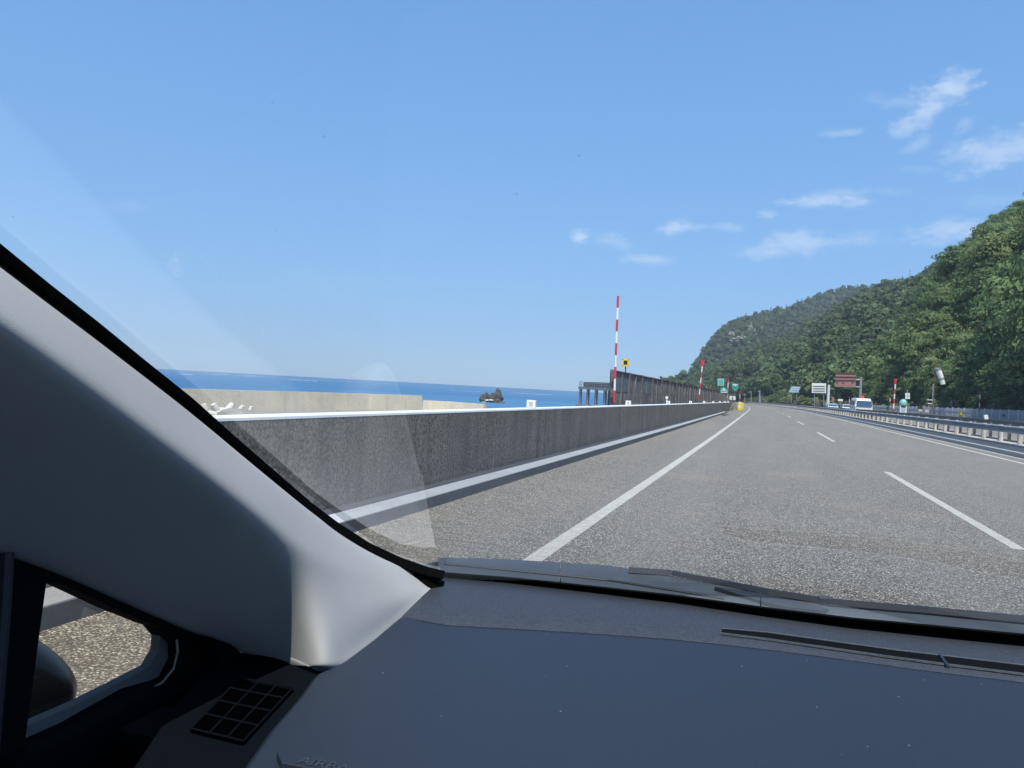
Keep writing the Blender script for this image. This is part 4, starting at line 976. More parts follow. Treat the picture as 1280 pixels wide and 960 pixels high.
# bare cliffs breaking through the far forest
nv_, nu_ = G_far.shape[:2]
flat = G_far[:-2].reshape(-1, 3); fq = np.array([pix(p) for p in flat]); fx, fy = 640+fq[:, 0]/fq[:, 2]*F_PX, 480-fq[:, 1]/fq[:, 2]*F_PX
for k, (a, b, w_, h_, rot) in enumerate(rock_px):
    i = int(np.argmin((fx-a)**2+(fy-b)**2)); Y = flat[i][1]; c = at(a, b, Y-6)
    o = displaced_blob(c, (w_*Y/F_PX*.8, 9, h_*Y/F_PX*.8), k+2, .6, 4, 'cliff', M['rock'], None, 1.6)
    tag(o, ['highest bare cliff patch on the far headland nearest the sea', 'pale cliff patch below the highest one on the far headland', 'left end of the pale cliff band in the far forest', 'long steep pale cliff streak in the far forest',
            'wide low cliff patch under the others in the far forest', 'small low cliff patch on the seaward side of the far headland', 'rightmost sliver of bare cliff in the far forest'][k], 'cliff', 'bare cliffs on the far headland')
# roadside scrub and a grey-brown embankment at the bend
emb_cols = [(944, 350, 946, 503, 372), (952, 335, 955, 499.5, 362), (963, 318, 968, 496, 350), (975, 300, 982, 494, 335), (990, 284, 999, 495, 312), (1006, 266, 1012, 499, 290), (1018, 256, 1021, 504, 272)]
G_emb = hill('embankment', emb_cols, 30, 14, 1.2, .8, 1.5, .12, 12)
bpy.data.objects['embankment'].data.materials[0] = M['bank']
M['dry'] = leaf_material('dry_scrub', (.15, .14, .085), .8)
sh = [crown_mesh('shrub', 80+k, 1.2, 1.9, .1, 12, 26, .22, M['leaf'] if k < 2 else M['dry']) for k in range(4)]
cs = proto_coll('scrub', sh)
sp_ = []
for yy in np.arange(60, 420, .9):
    for _ in range(2):
        w = road_pt(yy, 23+RNG.random()*3.5); sp_.append((w.x, w.y, -.1))
for _ in range(60):
    q = at(RNG.uniform(1000, 1022), 505, RNG.uniform(190, 250)); sp_.append((q.x, q.y, 0))
sp_ += [tuple(p) for p in scatter(G_emb, 1.5)]
instancer('roadside_scrub', np.array(sp_), cs, .6, 1.5, 5)
# tiny grass tuft by the kerb end
def tuft():
    mb = MB(); r = random.Random(2)
    for k in range(160):
        b = road_pt(62+r.gauss(0, 1.6), -1.25+r.gauss(0, .12), .0); a = r.uniform(0, 6.28); h = r.uniform(.05, .16)
        mb.add([b, b+Vector((.02*math.cos(a), .02*math.sin(a), 0)), b+Vector((.06*math.cos(a+1), .06*math.sin(a+1), h))], [(0, 1, 2)])
    tag(mb.build('grass', M['leaf'], recalc=False), kind='stuff')
tuft()
# two lattice masts on the far ridge
for k, (px, py) in enumerate(((1137, 347), (1155.5, 346))):
    Y = 1560; t = thing('lattice_mast', ('left', 'right')[k]+' one of two tiny lattice masts on the far ridge', 'mast', at(px, py, Y), 'lattice masts on the far ridge')
    mb = MB(); a = at(px, py+1, Y); b = at(px+.4, py-10, Y); w_ = 1.6
    for sx in (-1, 1):
        for sy in (-1, 1): mb.tube([a+Vector((sx*w_, sy*w_, 0)), b+Vector((sx*.3, sy*.3, 0))], .3, 5)
    mb.build('frame', M['galv'], t)
    for j in range(3):
        z = .35+.2*j; c = a.lerp(b, z+.2); MB().tube([c+Vector((-2.6+.5*j, 0, 0)), c+Vector((2.6-.5*j, 0, 0))], .22, 5).build('cross_arm', M['galv'], t)

# ------------------------------------------------------------------ the car we sit in
C = dict(
    trim=material('pale_pillar_trim', (.42, .415, .405), .75, var=.12, vscale=8, bump=.12, bscale=900, spec=.3),
    dash=material('dark_dash_plastic', (.015, .022, .037), .52, grain=.12, gscale=900, bump=.35, bscale=1100, spec=.42, dust=.5),
    dash_front=material('coarse_grained_dash_plastic', (.028, .033, .044), .62, grain=.6, gscale=420, bump=.12, bscale=520, spec=.5, dust=.25),
    black=material('cabin_black', (.004, .004, .005), .95, spec=.1), trim_shade=material('dark_blue_trim_shade', (.0018, .0032, .0055), .9, bump=.1, bscale=900, spec=.06),  # dark blue side trim, deepened so the corner's shade is in the colour
    vent_shade=material('painted_vent_shade', (.0005, .0006, .0008), 1.0, spec=0), seal=material('rubber_and_slot_shade', (.003, .003, .003), .9, spec=.08), cowl=material('cowl_plastic', (.085, .10, .118), .55, var=.5, vscale=14, bump=.3, bscale=400, dust=.3),  # near-black colours paint the vent's shade and the defroster slot's shade
    wiper=material('wiper_black', (.022, .026, .032), .5), head=material('headliner', (.62, .61, .58), .9), paint=material('own_car_paint', (.006, .007, .010), .35, coat=.0, spec=.5), mirror=material('mirror_housing', (.004, .005, .007), .28, spec=.5),
    frame=material('window_frame_grey', (.10, .10, .098), .6, spec=.3), edge=material('tan_seal_edge', (.22, .19, .14), .6))
car = thing('own_car', 'interior and nose of the car the photograph is taken from, pale pillar and dark dashboard', 'car', (0, .8, 0))
ZB = CAM_H-.33
def glass_pt(px, py):
    """point on the sloping windscreen"""
    d = ray(px, py); lo, hi = .2, 4
    for _ in range(50):
        m = (lo+hi)/2; p = EYE+d*m
        if (p.z-ZB) < .5*(base_y(p.x)-p.y): lo = m
        else: hi = m
    return EYE+d*lo
def base_y(x): return 1.29-.095*((x-.18)/.68)**2
def on_dash(px, py, dz=0): return on_z(px, py, ZB+dz)
# windscreen glass, one curved pane
def windscreen():
    mb = MB(); nx, nv = 26, 14
    xs = np.linspace(-.535, .9, nx); vs = []
    for j in range(nv):
        v = j/(nv-1)
        for x in xs:
            xx = x*(1-.0*v); y = base_y(x)+.012-1.5*v; z = ZB+.5*(base_y(x)-y)+.004
            xx = .18+(x-.18)*(1-.075*v)
            vs.append((xx, y, z+.0))
    fs = [(j*nx+i, (j+1)*nx+i, (j+1)*nx+i+1, j*nx+i+1) for j in range(nv-1) for i in range(nx-1)]
    mb.add(vs, fs)
    m = bpy.data.materials.new('thin_glass'); m.use_nodes = True; N, Lk = m.node_tree.nodes, m.node_tree.links; N.clear()
    tr = N.new('ShaderNodeBsdfTransparent'); tr.inputs[0].default_value = (.93, .955, .95, 1); gl = N.new('ShaderNodeBsdfGlossy'); gl.inputs['Roughness'].default_value = 0
    gl.distribution = 'GGX'
    # both faces of a thin pane: R = 2r/(1+r), r the Fresnel term of one face
    geo = N.new('ShaderNodeNewGeometry'); dt = N.new('ShaderNodeVectorMath'); dt.operation = 'DOT_PRODUCT'; Lk.new(geo.outputs['Normal'], dt.inputs[0]); Lk.new(geo.outputs['Incoming'], dt.inputs[1])
    def mt(op, a, b=None):
        n = N.new('ShaderNodeMath'); n.operation = op
        for i, v in enumerate((a, b)):
            if v is None: continue
            if isinstance(v, (int, float)): n.inputs[i].default_value = v
            else: Lk.new(v, n.inputs[i])
        return n.outputs[0]
    ab = mt('ABSOLUTE', dt.outputs['Value']); om = mt('SUBTRACT', 1, ab); r = mt('ADD', mt('MULTIPLY', mt('POWER', om, 5), .957), .043)
    Rr = mt('DIVIDE', mt('MULTIPLY', r, 2), mt('ADD', r, 1))
    mx = N.new('ShaderNodeMixShader'); Lk.new(Rr, mx.inputs[0]); Lk.new(tr.outputs[0], mx.inputs[1]); Lk.new(gl.outputs[0], mx.inputs[2])
    df = N.new('ShaderNodeBsdfDiffuse'); df.inputs[0].default_value = (.6, .58, .52, 1)
    vo = N.new('ShaderNodeTexVoronoi'); vo.inputs['Scale'].default_value = 55; Lk.new(geo.outputs['Position'], vo.inputs['Vector'])
    sp = N.new('ShaderNodeSeparateColor'); Lk.new(vo.outputs['Color'], sp.inputs[0])
    spot = mt('MULTIPLY', mt('LESS_THAN', vo.outputs['Distance'], .05), mt('GREATER_THAN', sp.outputs[0], .72)); spot = mt('MULTIPLY', spot, .16)
    mx2 = N.new('ShaderNodeMixShader'); Lk.new(spot, mx2.inputs[0]); Lk.new(mx.outputs[0], mx2.inputs[1]); Lk.new(df.outputs[0], mx2.inputs[2])
    out = N.new('ShaderNodeOutputMaterial'); Lk.new(mx2.outputs[0], out.inputs[0])
    C['glass'] = m
    o = mb.build('windscreen', m, car, smooth=True, recalc=False)
    return o
ws = windscreen()
# pale pillar trim: rows from the glass edge to the lower edge, columns along the pillar
cols = [  # px, then (py, X) from the upper edge to the lower one; 'g' = on the glass, 'd' = on the dash
    (0, [(307, 'g'), (338, -.483), (400, -.449), (540, -.51), (692, -.60)]),
    (60, [(355, 'g'), (384, -.487), (444, -.454), (575, -.515), (712, -.60)]),
    (120, [(401, 'g'), (428, -.491), (488, -.459), (612, -.52), (738, -.60)]),
    (180, [(449, 'g'), (475, -.495), (534, -.463), (650, -.525), (765, -.60)]),
    (240, [(497, 'g'), (520, -.499), (578, -.467), (690, -.53), (791, -.60)]),
    (290, [(541, 'g'), (562, -.502), (617, -.467), (722, -.53), (809, -.59)]),
    (335, [(580, 'g'), (599, -.505), (654, -.471), (748, -.525), (829, -.555)]),
    (362, [(603, 'g'), (621, -.507), (676, -.473), (765, -.500), (833, -.515)]),
    (388, [(625, 'g'), (642, -.509), (693, -.475), (775, -.471), (835, -.472)]),
    (404, [(637, 'g'), (654, -.510), (701, -.477), (778, -.462), (833, -.452)]),
    (420, [(653, 'g'), (665, -.511), (708, -.480), (780, -.456), (829, 'd')]),
    (460, [(681, 'g'), (689, -.512), (719, -.486), (765, -.461), (797, 'd')]),
    (500, [(701, 'g'), (706, -.512), (725, -.492), (748, -.471), (766, 'd')]),
    (535, [(713, 'g'), (717, -.51), (724, -.498), (734, -.485), (741, 'd')]),
    (556, [(719, 'g'), (720, -.51), (721, -.505), (722, -.50), (724, 'd')])]
rows = []
for px, L_ in cols:
    r = []
    for py, X in L_:
        if X == 'g': p = glass_pt(px, py)+Vector((.0, -.004, -.008))
        elif X == 'd': p = on_dash(px, py)
        else: p = on_x(px, py, X)
        r.append(p)
    r = [r[0], r[1], r[2].lerp(r[1], .12), r[2].lerp(r[3], .10), r[3], r[4]]
    rows.append(r)
ex = []
for k in (3, 2, 1):   # the pillar goes on towards the roof
    ex.append([rows[0][j]+(rows[0][j]-rows[3][j])*(k*.9) for j in range(6)])
rows = ex+rows
for k in range(3):
    d = (rows[3][0]-rows[6][0])
    for j in range(6): rows[k][j] = rows[3][j]+d*((3-k)*.9)
mb = MB(); n = len(rows)
def tail(i, r):
    if i >= 12+1: return [r[-1]+Vector((.004, -.002, -.006)), r[-1]+Vector((.008, -.004, -.03))]
    return [r[-1]+Vector((-.004, .001, -.001)), r[-1]+Vector((-.05, .02, .0))]
back = [[r[0]+Vector((-.03, .02, -.02))]+r+tail(i, r) for i, r in enumerate(rows)]
mb.add([p for r in back for p in r], [(i*9+j, i*9+j+1, (i+1)*9+j+1, (i+1)*9+j) for i in range(n-1) for j in range(8)])
pillar = mb.build('pillar_trim', C['trim'], car, smooth=True, recalc=False, subsurf=2)
# black seal along the glass edge, continuing as the band along the foot of the glass
edge_px = [(0, 304), (60, 353), (120, 400), (180, 449), (240, 497), (290, 542), (335, 581), (388, 627), (420, 651), (460, 677), (500, 696), (535, 708), (556, 713)]
mb = MB(); rings = []
ep = [glass_pt(*p) for p in edge_px]
d0 = (ep[0]-ep[3]).normalized(); ep = [ep[0]+d0*.7, ep[0]+d0*.3]+ep
for i, p in enumerate(ep):
    d = (ep[min(i+1, len(ep)-1)]-ep[max(i-1, 0)]).normalized(); nrm = Vector((0, .447, .894)); s = d.cross(nrm).normalized(); s = s if s.x > 0 else -s
    q = min(1, max(0, (i-8)/2.5)); rings.append([p+s*.001-nrm*(.006+.008*q), p+s*.002-nrm*.001, p-s*(.006+.004*q)-nrm*.001, p-s*(.012+.003*q)-nrm*(.006+.011*q)])
mb.sweep(rings); mb.build('windscreen_seal', C['seal'], car, smooth=False)
MB().sweep([[p+Vector((0, 0, .0)), p+Vector((0, -.022, .002)), p+Vector((0, -.022, -.02)), p+Vector((0, .01, -.03))] for p in [glass_pt(*e_)+Vector((0, 0, -.012)) for e_ in ((440, 668), (470, 686), (500, 700), (535, 711), (556, 717))]]).build('corner_gasket', C['seal'], car)
base_px = [(545, 715), (556, 719), (640, 726), (740, 737), (850, 750), (960, 766), (1060, 779), (1160, 789), (1280, 801), (1400, 815), (1500, 828)]
bp_ = [on_dash(*p) for p in base_px]
XR = bp_[-1].x; DR = bp_[-1].y-base_y(XR)
bp_ += [Vector((x, base_y(x)+DR, ZB)) for x in (XR+.12, XR+.24, XR+.36) if x < .9]+[Vector((.9, base_y(.9)+DR, ZB))]
def off_fwd(p, a, dz=0): return Vector((p.x, p.y+a, p.z+dz))
rings = []
for i, p in enumerate(bp_):
    q = min(1, i/7); w = .014+.026*q
    rings.append([off_fwd(p, 0, -.015), off_fwd(p, -.003, -.001), off_fwd(p, -.003-w, -.001+w*.5), off_fwd(p, -.001-w, .001+w*.5), off_fwd(p, .006, .001), off_fwd(p, .02, -.015)])
mb = MB(); mb.sweep(rings); mb.build('windscreen_foot_band', C['seal'], car)
# painted body pillar outside the glass
rings = []
for i, p in enumerate(ep[:13]):
    w = Vector((-1, .12, 0)); up = Vector((0, .447, .894)); f = 1-.55*max(0, (i-8)/5)
    rings.append([p+w*.012+up*.001, p+w*.05*f-up*.002, p+w*.09*f-up*.02, p+w*.11*f-up*.05, p+w*.10*f-up*.052, p+w*.06*f-up*.014, p+w*.014-up*.005])
MB().sweep(rings).build('outer_pillar', C['paint'], car, smooth=True)
MB().plate([Vector((-.56, 1.24, ZB-.012)), Vector((-.60, 1.0, ZB-.02)), Vector((-.70, .95, ZB-.05)), Vector((-.74, 1.3, ZB-.07)), Vector((-.60, 1.45, ZB-.03))], (0, 0, -.06)).build('wing_top', C['paint'], car, bevel=.01)
# dashboard: front strip with a coarse grain, then the smooth top
seam_px = [(503, 770), (560, 781), (640, 785), (740, 791), (850, 799), (960, 811), (1060, 824), (1160, 838), (1280, 852), (1400, 868), (1500, 882)]
sm = [on_dash(*p) for p in seam_px]
SX = sm[-1].x; SY = sm[-1].y-base_y(SX)
sm += [Vector((x, base_y(x)+SY, ZB)) for x in (SX+.12, SX+.24, SX+.36) if x < .9]+[Vector((.92, base_y(.92)+SY, ZB))]
mb = MB()
fr = [off_fwd(p, -.003, 0) for p in bp_[1:]]
def resample(pts, n):
    t = np.linspace(0, len(pts)-1, n); a = np.array([tuple(p) for p in pts]); return [Vector([np.interp(x, range(len(pts)), a[:, k]) for k in range(3)]) for x in t]
f_, s_ = resample(fr, 30), resample(sm, 30)
top = []
for a, b in zip(f_, s_): top += [a+Vector((0, 0, -.004)), a, a.lerp(b, .3)+Vector((0, 0, .0008)), a.lerp(b, .6)+Vector((0, 0, .0008)), b, b+Vector((0, -.001, -.0006))]
mb.add(top, [(i*6+j, i*6+j+1, (i+1)*6+j+1, (i+1)*6+j) for i in range(29) for j in range(5)])
dash = mb.build('dashboard', C['dash_front'], car, smooth=True)
mb = MB()
left = [on_dash(*p) for p in ((503, 771), (470, 793), (430, 824), (400, 838), (378, 868), (345, 905), (300, 965), (240, 1060), (180, 1180))]
nL = len(left); vs = []
RX = 1.1
for i, p in enumerate(left):
    yb = p.y
    for j in range(30):
        u = j/29
        seam = s_[j]
        if i == 0: q = seam+Vector((0, .003, -.0012)); q = q if j else p
        else:
            k = i/(nL-1); yt = s_[j].y
            target_y = yt+(left[-1].y-.05-yt)*((left[0].y-p.y)/(left[0].y-left[-1].y+.05))
            x = p.x+(RX-p.x)*u; y_ = p.y*(1-min(1, u*4))+target_y*min(1, u*4)
            q = Vector((x, y_, ZB-.0015+.004*math.sin(math.pi*min(1, k*1.1))-.05*max(0, k-.7)))
            q.z -= .006*max(0, 1-u*14)
        vs.append(q)
fs = [(i*30+j, (i+1)*30+j, (i+1)*30+j+1, i*30+j+1) for i in range(nL-1) for j in range(29)]
mb.add(vs, fs)
# rolled left edge
b0 = len(mb.v); ed = []
for p in [vs[i*30] for i in range(nL)]: ed += [p, p+Vector((-.006, -.001, -.005)), p+Vector((-.009, -.002, -.05))]
mb.add(ed, [(3*i+j, 3*i+j+1, 3*i+3+j+1, 3*i+3+j) for i in range(nL-1) for j in range(2)])
mb.build('dash_top', C['dash'], car, smooth=True)
# defroster slot: raised black strip in place of the slot's inner shade, between two thin lips with a fin
sl_t = [on_dash(*p, .0035) for p in ((903, 786), (960, 791), (1040, 802), (1120, 813), (1180, 820), (1280, 832), (1400, 848))]
sl_b = [on_dash(*p, .0035) for p in ((901, 791), (960, 798.5), (1040, 810), (1120, 821.5), (1180, 829.5), (1280, 842), (1400, 858))]
mb = MB(); mb.sweep([[a+Vector((0, 0, -.004)), a+Vector((0, 0, 0)), b+Vector((0, 0, 0)), b+Vector((0, 0, -.004))] for a, b in zip(sl_t, sl_b)]); slot = mb.build('defroster_slot', C['seal'], car)
MB().sweep([[a+Vector((0, .0025, -.002)), a+Vector((0, .0025, .001)), a+Vector((0, 0, .001)), a+Vector((0, 0, -.002))] for a in sl_t]).build('slot_lip', C['cowl'], slot)
MB().sweep([[a+Vector((0, 0, -.002)), a+Vector((0, 0, .0008)), a+Vector((0, -.0015, .0008)), a+Vector((0, -.0015, -.002))] for a in sl_b]).build('slot_lip', C['cowl'], slot)
a, b = on_dash(1173, 817, .008), on_dash(1183, 831, .005); MB().hexa([a+Vector((-.001, 0, -.01)), b+Vector((-.001, 0, -.01)), b+Vector((.004, 0, -.01)), a+Vector((.004, 0, -.01))], [a, b, b+Vector((.0035, 0, 0)), a+Vector((.0035, 0, 0))]).build('fin', C['dash'], slot)
# embossed plate on the dashboard corner
pa, pb, pc, pd = [on_dash(*p, .0022) for p in ((346, 939), (352, 953), (452, 972), (446, 957))]
pl = MB().hexa([p+Vector((0, 0, -.01)) for p in (pa, pb, pc, pd)], [pa, pb, pc, pd]).build('embossed_plate', C['dash'], car, bevel=.0008)
tx = bpy.data.curves.new('embossed_lettering', 'FONT'); tx.body = 'AIRBAG'; tx.size = .017; tx.extrude = .0004
tmp = bpy.data.objects.new('embossed_tmp', tx); COL.objects.link(tmp); bpy.context.view_layer.update()
tme = bpy.data.meshes.new_from_object(tmp.evaluated_get(bpy.context.evaluated_depsgraph_get())); bpy.data.objects.remove(tmp); tme.materials.clear(); tme.materials.append(C['dash_front'])
to = bpy.data.objects.new('embossed_lettering', tme); COL.objects.link(to); to.parent = pl
ux = (pc-pb).normalized(); uy = (pa-pb); uy = (uy-ux*uy.dot(ux)).normalized(); uz = ux.cross(uy); o_ = pb+ux*.012+uy*.002+uz*.0008-car.location
to.matrix_local = Matrix(((ux.x, uy.x, uz.x, o_.x), (ux.y, uy.y, uz.y, o_.y), (ux.z, uy.z, uz.z, o_.z), (0, 0, 0, 1)))
# corner panel with the side air vent
zv = -.012
cp = [on_dash(x, y, zv) for x, y in ((262, 830), (345, 800), (400, 795), (450, 795), (470, 800), (400, 870), (360, 915), (330, 990), (200, 1060), (150, 985), (215, 888))]
MB().hexa([p+Vector((0, 0, -.03)) for p in cp], cp).build('corner_panel', C['trim_shade'], car, bevel=.002)  # corner shade comes from the near-black colour
vo = [on_dash(x, y, zv+.0025) for x, y in ((299, 850), (366, 862), (304, 929), (238, 913))]
MB().hexa([p+Vector((0, 0, -.012)) for p in vo], vo).build('air_vent', C['vent_shade'], car)  # solid black block, the vent's inner shade painted as colour
av = [o for o in car.children if o.name.startswith('air_vent')][0]
def vq(u, v): a = vo[0].lerp(vo[1], u); b = vo[3].lerp(vo[2], u); return a.lerp(b, v)+Vector((0, 0, .002))
for v in (0.0, .22, .48, .74, 1.0): MB().tube([vq(-.02, v), vq(1.0, v)], .0011, 6).build('slat', C['trim_shade'], av)
for u in (0.0, .36, .7, 1.0): MB().tube([vq(u, 0), vq(u, 1)], .0010, 6).build('slat', C['trim_shade'], av)
# door sill panel under the quarter window
dp = [on_x(x, y, -.585) for x, y in ((20, 955), (110, 912), (185, 868), (216, 858), (262, 866), (300, 850), (330, 1050), (-60, 1100))]
MB().plate(dp, (-.05, 0, 0)).build('door_top', C['trim_shade'], car, bevel=.004)
# quarter window: black surround with an opening, grey frame lip, glass
XQ = -.62
outer = [(-140, 650), (0, 686), (60, 705), (150, 747), (240, 787), (292, 806), (318, 838), (322, 868), (262, 880), (216, 862), (190, 872), (110, 918), (0, 975), (-140, 1040)]
inner = [(58, 728), (80, 731), (104, 742), (150, 764), (197, 783), (206, 786), (222, 806), (223, 824), (211, 848), (200, 853), (150, 881), (100, 909), (34, 948), (29, 944)]
oo, ii = [on_x(x, y, XQ+.015) for x, y in outer], [on_x(x, y, XQ+.015) for x, y in inner]
nn = len(oo); mb = MB()
t_ = Vector((-.03, 0, 0))
mb.add(oo+ii+[p+t_ for p in oo]+[p+t_ for p in ii], [f for i in range(nn) for f in ((i, (i+1) % nn, nn+(i+1) % nn, nn+i), (2*nn+i, 3*nn+i, 3*nn+(i+1) % nn, 2*nn+(i+1) % nn), (nn+i, nn+(i+1) % nn, 3*nn+(i+1) % nn, 3*nn+i), (i, 2*nn+i, 2*nn+(i+1) % nn, (i+1) % nn))])
sur = mb.build('quarter_window_surround', C['black'], car, recalc=True)
# grey frame band along the lower and front side of the opening
fo = [(222, 800), (224, 824), (212, 849), (150, 882), (100, 911), (30, 948)]; fi = [(206, 788), (204, 814), (192, 835), (150, 857), (103, 881), (31, 913)]
def band(o_px, i_px, X, mt, nm, thick=.012):
    a, b = [on_x(*p, X) for p in o_px], [on_x(*p, X) for p in i_px]
    mb = MB(); mb.sweep([[p+Vector((0, 0, 0)), q+Vector((-.006, 0, 0)), q+Vector((-.006-thick, 0, 0)), p+Vector((-thick, 0, 0))] for p, q in zip(a, b)]); return mb.build(nm, mt, sur, smooth=False)
band(fo, fi, XQ+.004, C['frame'], 'sill_frame')
MB().tube([on_x(x, y, XQ+.02) for x, y in ((221, 800), (222, 815), (217, 836), (203, 853), (150, 885), (100, 914), (28, 952))], .0013, 8).build('seal_edge', C['edge'], sur, smooth=True)
band([(222, 868), (212, 872), (150, 905), (100, 933), (25, 972)], [(214, 850), (206, 861), (150, 892), (100, 920), (30, 956)], XQ+.022, C['trim_shade'], 'lower_frame', .01)
gm_ = C['glass'].copy(); gm_.name = 'tinted_glass'; [n_ for n_ in gm_.node_tree.nodes if n_.type == 'BSDF_TRANSPARENT'][0].inputs[0].default_value = (.72, .68, .60, 1)
gq = MB(); gq.add([on_x(x, y, XQ-.014) for x, y in ((20, 715), (240, 770), (240, 860), (20, 960))], [(0, 1, 2, 3)]); gq.build('quarter_glass', gm_, sur, recalc=False)
# darker piece between the surround and the pillar foot
MB().plate([on_x(x, y, -.575) for x, y in ((262, 796), (290, 806), (306, 818), (314, 838), (290, 858), (278, 842), (274, 815))], (-.02, 0, 0)).build('pillar_foot_cover', C['trim_shade'], car, bevel=.003)
# window divider at the far left
MB().tube([on_x(8, 690, -.6), on_x(4, 760, -.6), on_x(-4, 860, -.6), on_x(-14, 980, -.6)], .006, 8).build('divider_trim', C['wiper'], car)
# door mirror
def mirror():
    c = on_x(4, 850, -.86); bm = bmesh.new(); bmesh.ops.create_icosphere(bm, subdivisions=4, radius=1)
    d = ray(44, 846).normalized()
    for v in bm.verts:
        x, y, z = v.co; e = .72
        s = lambda t: math.copysign(abs(t)**e, t)
        x, y, z = s(x), s(y), s(z); k = 1-.28*max(0, x)
        v.co = Vector((x*.085, y*.05*k, z*.055*k-.010*max(0, x)))
    mb = MB(); M3 = Matrix.Rotation(R(38), 3, 'Z') @ Matrix.Rotation(R(18), 3, 'Y')
    mb.v = [tuple(c+M3@v.co) for v in bm.verts]; mb.f = [tuple(v.index for v in f.verts) for f in bm.faces]; mb.mi = [0]*len(mb.f); bm.free()
    mm = mb.build('door_mirror', C['mirror'], car, smooth=True, recalc=False)
    MB().tube([c+Vector((.02, 0, -.05)), c+Vector((.1, -.02, -.12))], [.03, .04], 10).build('mirror_foot', C['black'], mm)
mirror()
# cowl outside the glass: panels with seams, wiper
cow_top = [(548, 697), (600, 698), (650, 700), (700, 703), (760, 707), (800, 713), (850, 722), (900, 731), (950, 739), (1000, 745), (1060, 750), (1160, 758), (1280, 769), (1400, 780)]
cow_bot = [(548, 712), (600, 717), (650, 722), (700, 727), (760, 734), (800, 739), (850, 746), (900, 753), (950, 760), (1000, 767), (1060, 774), (1160, 784), (1280, 795), (1400, 806)]
ZC = ZB-.006
ct = [on_z(*p, ZC) for p in cow_top]; cb = [on_z(*p, ZC) for p in cow_bot]
for P_ in (ct, cb):
    x0, d0_ = P_[-1].x, P_[-1].y-base_y(P_[-1].x); P_ += [Vector((x0+(.92-x0)*k/3, base_y(x0+(.92-x0)*k/3)+d0_, ZC)) for k in (1, 2, 3)]
segs = [(0, 3), (3, 8), (8, 16)]
for a, b in segs:
    mb = MB(); rings = []
    for k in np.linspace(a, b, (b-a)*2+1):
        i = min(int(k), len(ct)-2); f = k-i; T = ct[i].lerp(ct[i+1], f); B = cb[i].lerp(cb[i+1], f)
        if k == a and a: T += Vector((.002, 0, 0)); B += Vector((.002, 0, 0))
        rings.append([B+Vector((0, -.03, -.02)), B+Vector((0, -.002, -.003)), B.lerp(T, .35)+Vector((0, 0, .0)), B.lerp(T, .62)+Vector((0, 0, -.002)), B.lerp(T, .9)+Vector((0, 0, .001)), T, T+Vector((0, .01, -.02))])
    mb.sweep(rings, False); mb.build('cowl_panel', C['cowl'], car, smooth=True)
def wiper():
    zz = ZC+.006
    base = [on_z(x, y, zz) for x, y in ((786, 712), (840, 716), (900, 727), (960, 739), (1040, 752), (1160, 762), (1280, 774), (1420, 786))]
    bl = MB().sweep([[p+Vector((0, -.007, -.004)), p+Vector((0, -.004, .004)), p+Vector((0, .004, .004)), p+Vector((0, .007, -.004))] for p in base]).build('wiper_blade', C['wiper'], car)
    arm_t = [on_z(x, y, zz-.002) for x, y in ((893, 733), (930, 738), (970, 745), (1010, 754), (1036, 761))]
    arm_b = [on_z(x, y, zz-.002) for x, y in ((894, 734.5), (925, 744), (955, 753), (985, 760), (1030, 764))]
    MB().sweep([[a+Vector((0, 0, -.008)), a+Vector((0, 0, .0)), b+Vector((0, 0, .001)), b+Vector((0, 0, -.008))] for a, b in zip(arm_t, arm_b)]).build('wiper_arm', C['wiper'], car)
    c = on_z(1032, 748, zz+.003); MB().box(c, (.024, .012, .006), rz=.1).build('wiper_clip', C['cowl'], bl, bevel=.002)
    rr_ = [on_z(x, y, ZC+.001) for x, y in ((556, 705), (640, 713), (760, 725), (850, 739), (905, 748))]
    MB().tube(rr_, .0025, 6).build('lower_strip', C['wiper'], car)
wiper()
# bonnet, roof, doors, floor and rear, so the cabin is lit as a cabin is
hd = MB(); hv = []
for y, z, w in ((1.44, -.37, .74), (1.6, -.43, .78), (1.9, -.53, .8), (2.2, -.66, .78), (2.38, -.85, .74)):
    for k in range(9): u = k/8*2-1; hv.append((.18+u*w, y-.10*u*u, CAM_H+z-.05*u*u))
hd.add(hv, [(i*9+j, i*9+j+1, (i+1)*9+j+1, (i+1)*9+j) for i in range(4) for j in range(8)]); hd.build('bonnet', C['paint'], car, smooth=True, recalc=False)
def zr(y): return CAM_H+.40
rf = MB(); rf.box((.18, -1.35, CAM_H+.42), (1.24, 2.15, .05)); rf.build('roof', C['head'], car, bevel=.01)
MB().box((-.66, -1.2, CAM_H-.65), (.06, 2.6, .6)).build('door_panel', C['trim_shade'], car, bevel=.02)
MB().box((-.645, -.35, CAM_H-.67), (.07, 1.62, .60)).build('door_card', C['trim_shade'], car, bevel=.02)
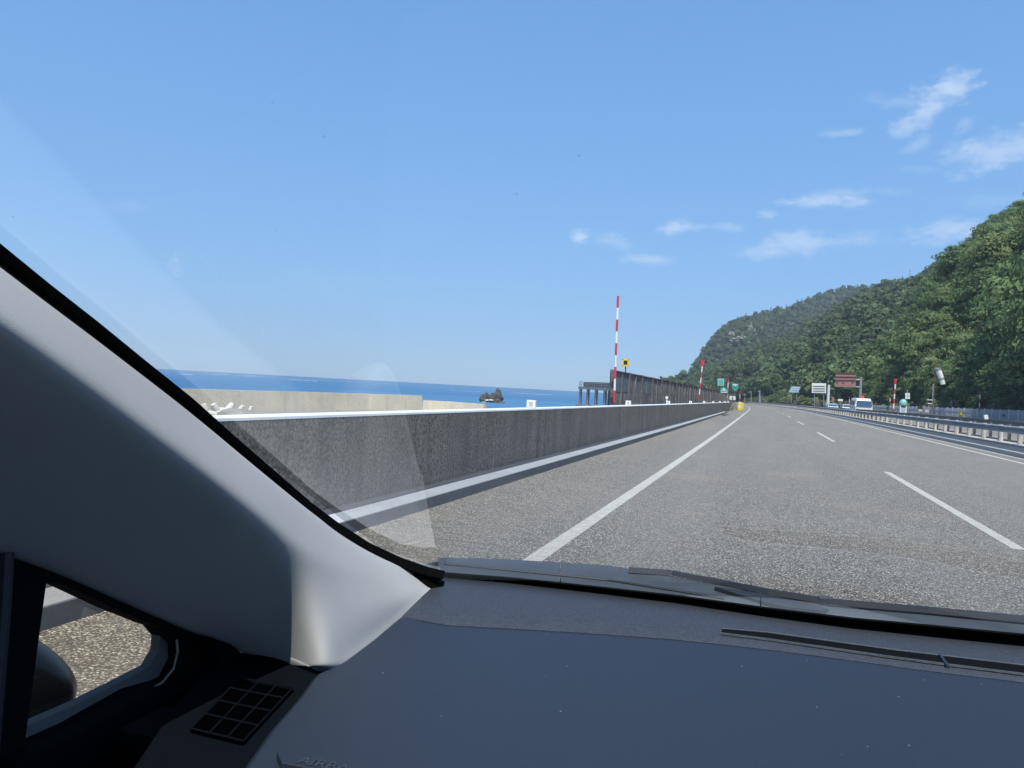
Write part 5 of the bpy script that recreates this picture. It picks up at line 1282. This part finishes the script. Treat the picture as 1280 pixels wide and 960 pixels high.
MB().box((-.67, .03, CAM_H-.30), (.04, .80, .24)).build('door_reflection_blocker', C['trim_shade'], car)  # unseen block added above the beltline to stop a ground reflection in the windscreen
MB().box((1.02, -.4, CAM_H-.62), (.06, 3.3, .6)).build('door_panel', C['trim_shade'], car, bevel=.02)
MB().box((-.69, .55, CAM_H-.68), (.05, 1.2, .56)).build('door_panel', C['paint'], car, bevel=.02)
MB().box((.18, -.6, .32), (1.7, 3.9, .05)).build('floor', C['black'], car)
MB().box((.18, -2.45, CAM_H-.35), (1.6, .06, 1.2)).build('tailgate', C['black'], car)
for x in (-.2, .56):
    s0 = MB().box((x, -.55, CAM_H-.72), (.5, .5, .16)).build('seat', C['black'], car, bevel=.05)
    MB().box((x, -.86, CAM_H-.32), (.48, .14, .66), rx=R(12)).build('backrest', C['black'], s0, bevel=.05)
MB().box((.18, .62, CAM_H-.6), (1.5, .06, .5)).build('dash_front_face', C['black'], car)
MB().tube([(-.6, -.32, CAM_H-.4), (-.56, -.3, CAM_H+.4)], .04, 8).build('door_pillar', C['trim'], car)
MB().tube([(.95, -.32, CAM_H-.4), (.92, -.3, CAM_H+.4)], .04, 8).build('door_pillar', C['trim'], car)
for sx, x0, x1 in ((1, .9, .84),): MB().tube([(x0, 1.15, CAM_H-.34), (x1, -.28, CAM_H+.4)], .045, 8).build('far_pillar_trim', C['trim'], car)
# ------------------------------------------------------------------ haze
HAZE = 1.7e-4
if HAZE:
    hz = MB(); hz.box((0, 900, 110), (5000, 3000, 244)); ho = hz.build('haze', M['white'])
    m = bpy.data.materials.new('haze_air'); m.use_nodes = True; N, Lk = m.node_tree.nodes, m.node_tree.links; N.clear()
    pv = N.new('ShaderNodeVolumePrincipled'); pv.inputs['Color'].default_value = (.8, .88, 1, 1); pv.inputs['Density'].default_value = HAZE; pv.inputs['Anisotropy'].default_value = .2
    out = N.new('ShaderNodeOutputMaterial'); Lk.new(pv.outputs[0], out.inputs['Volume']); ho.data.materials.clear(); ho.data.materials.append(m); tag(ho, kind='stuff')
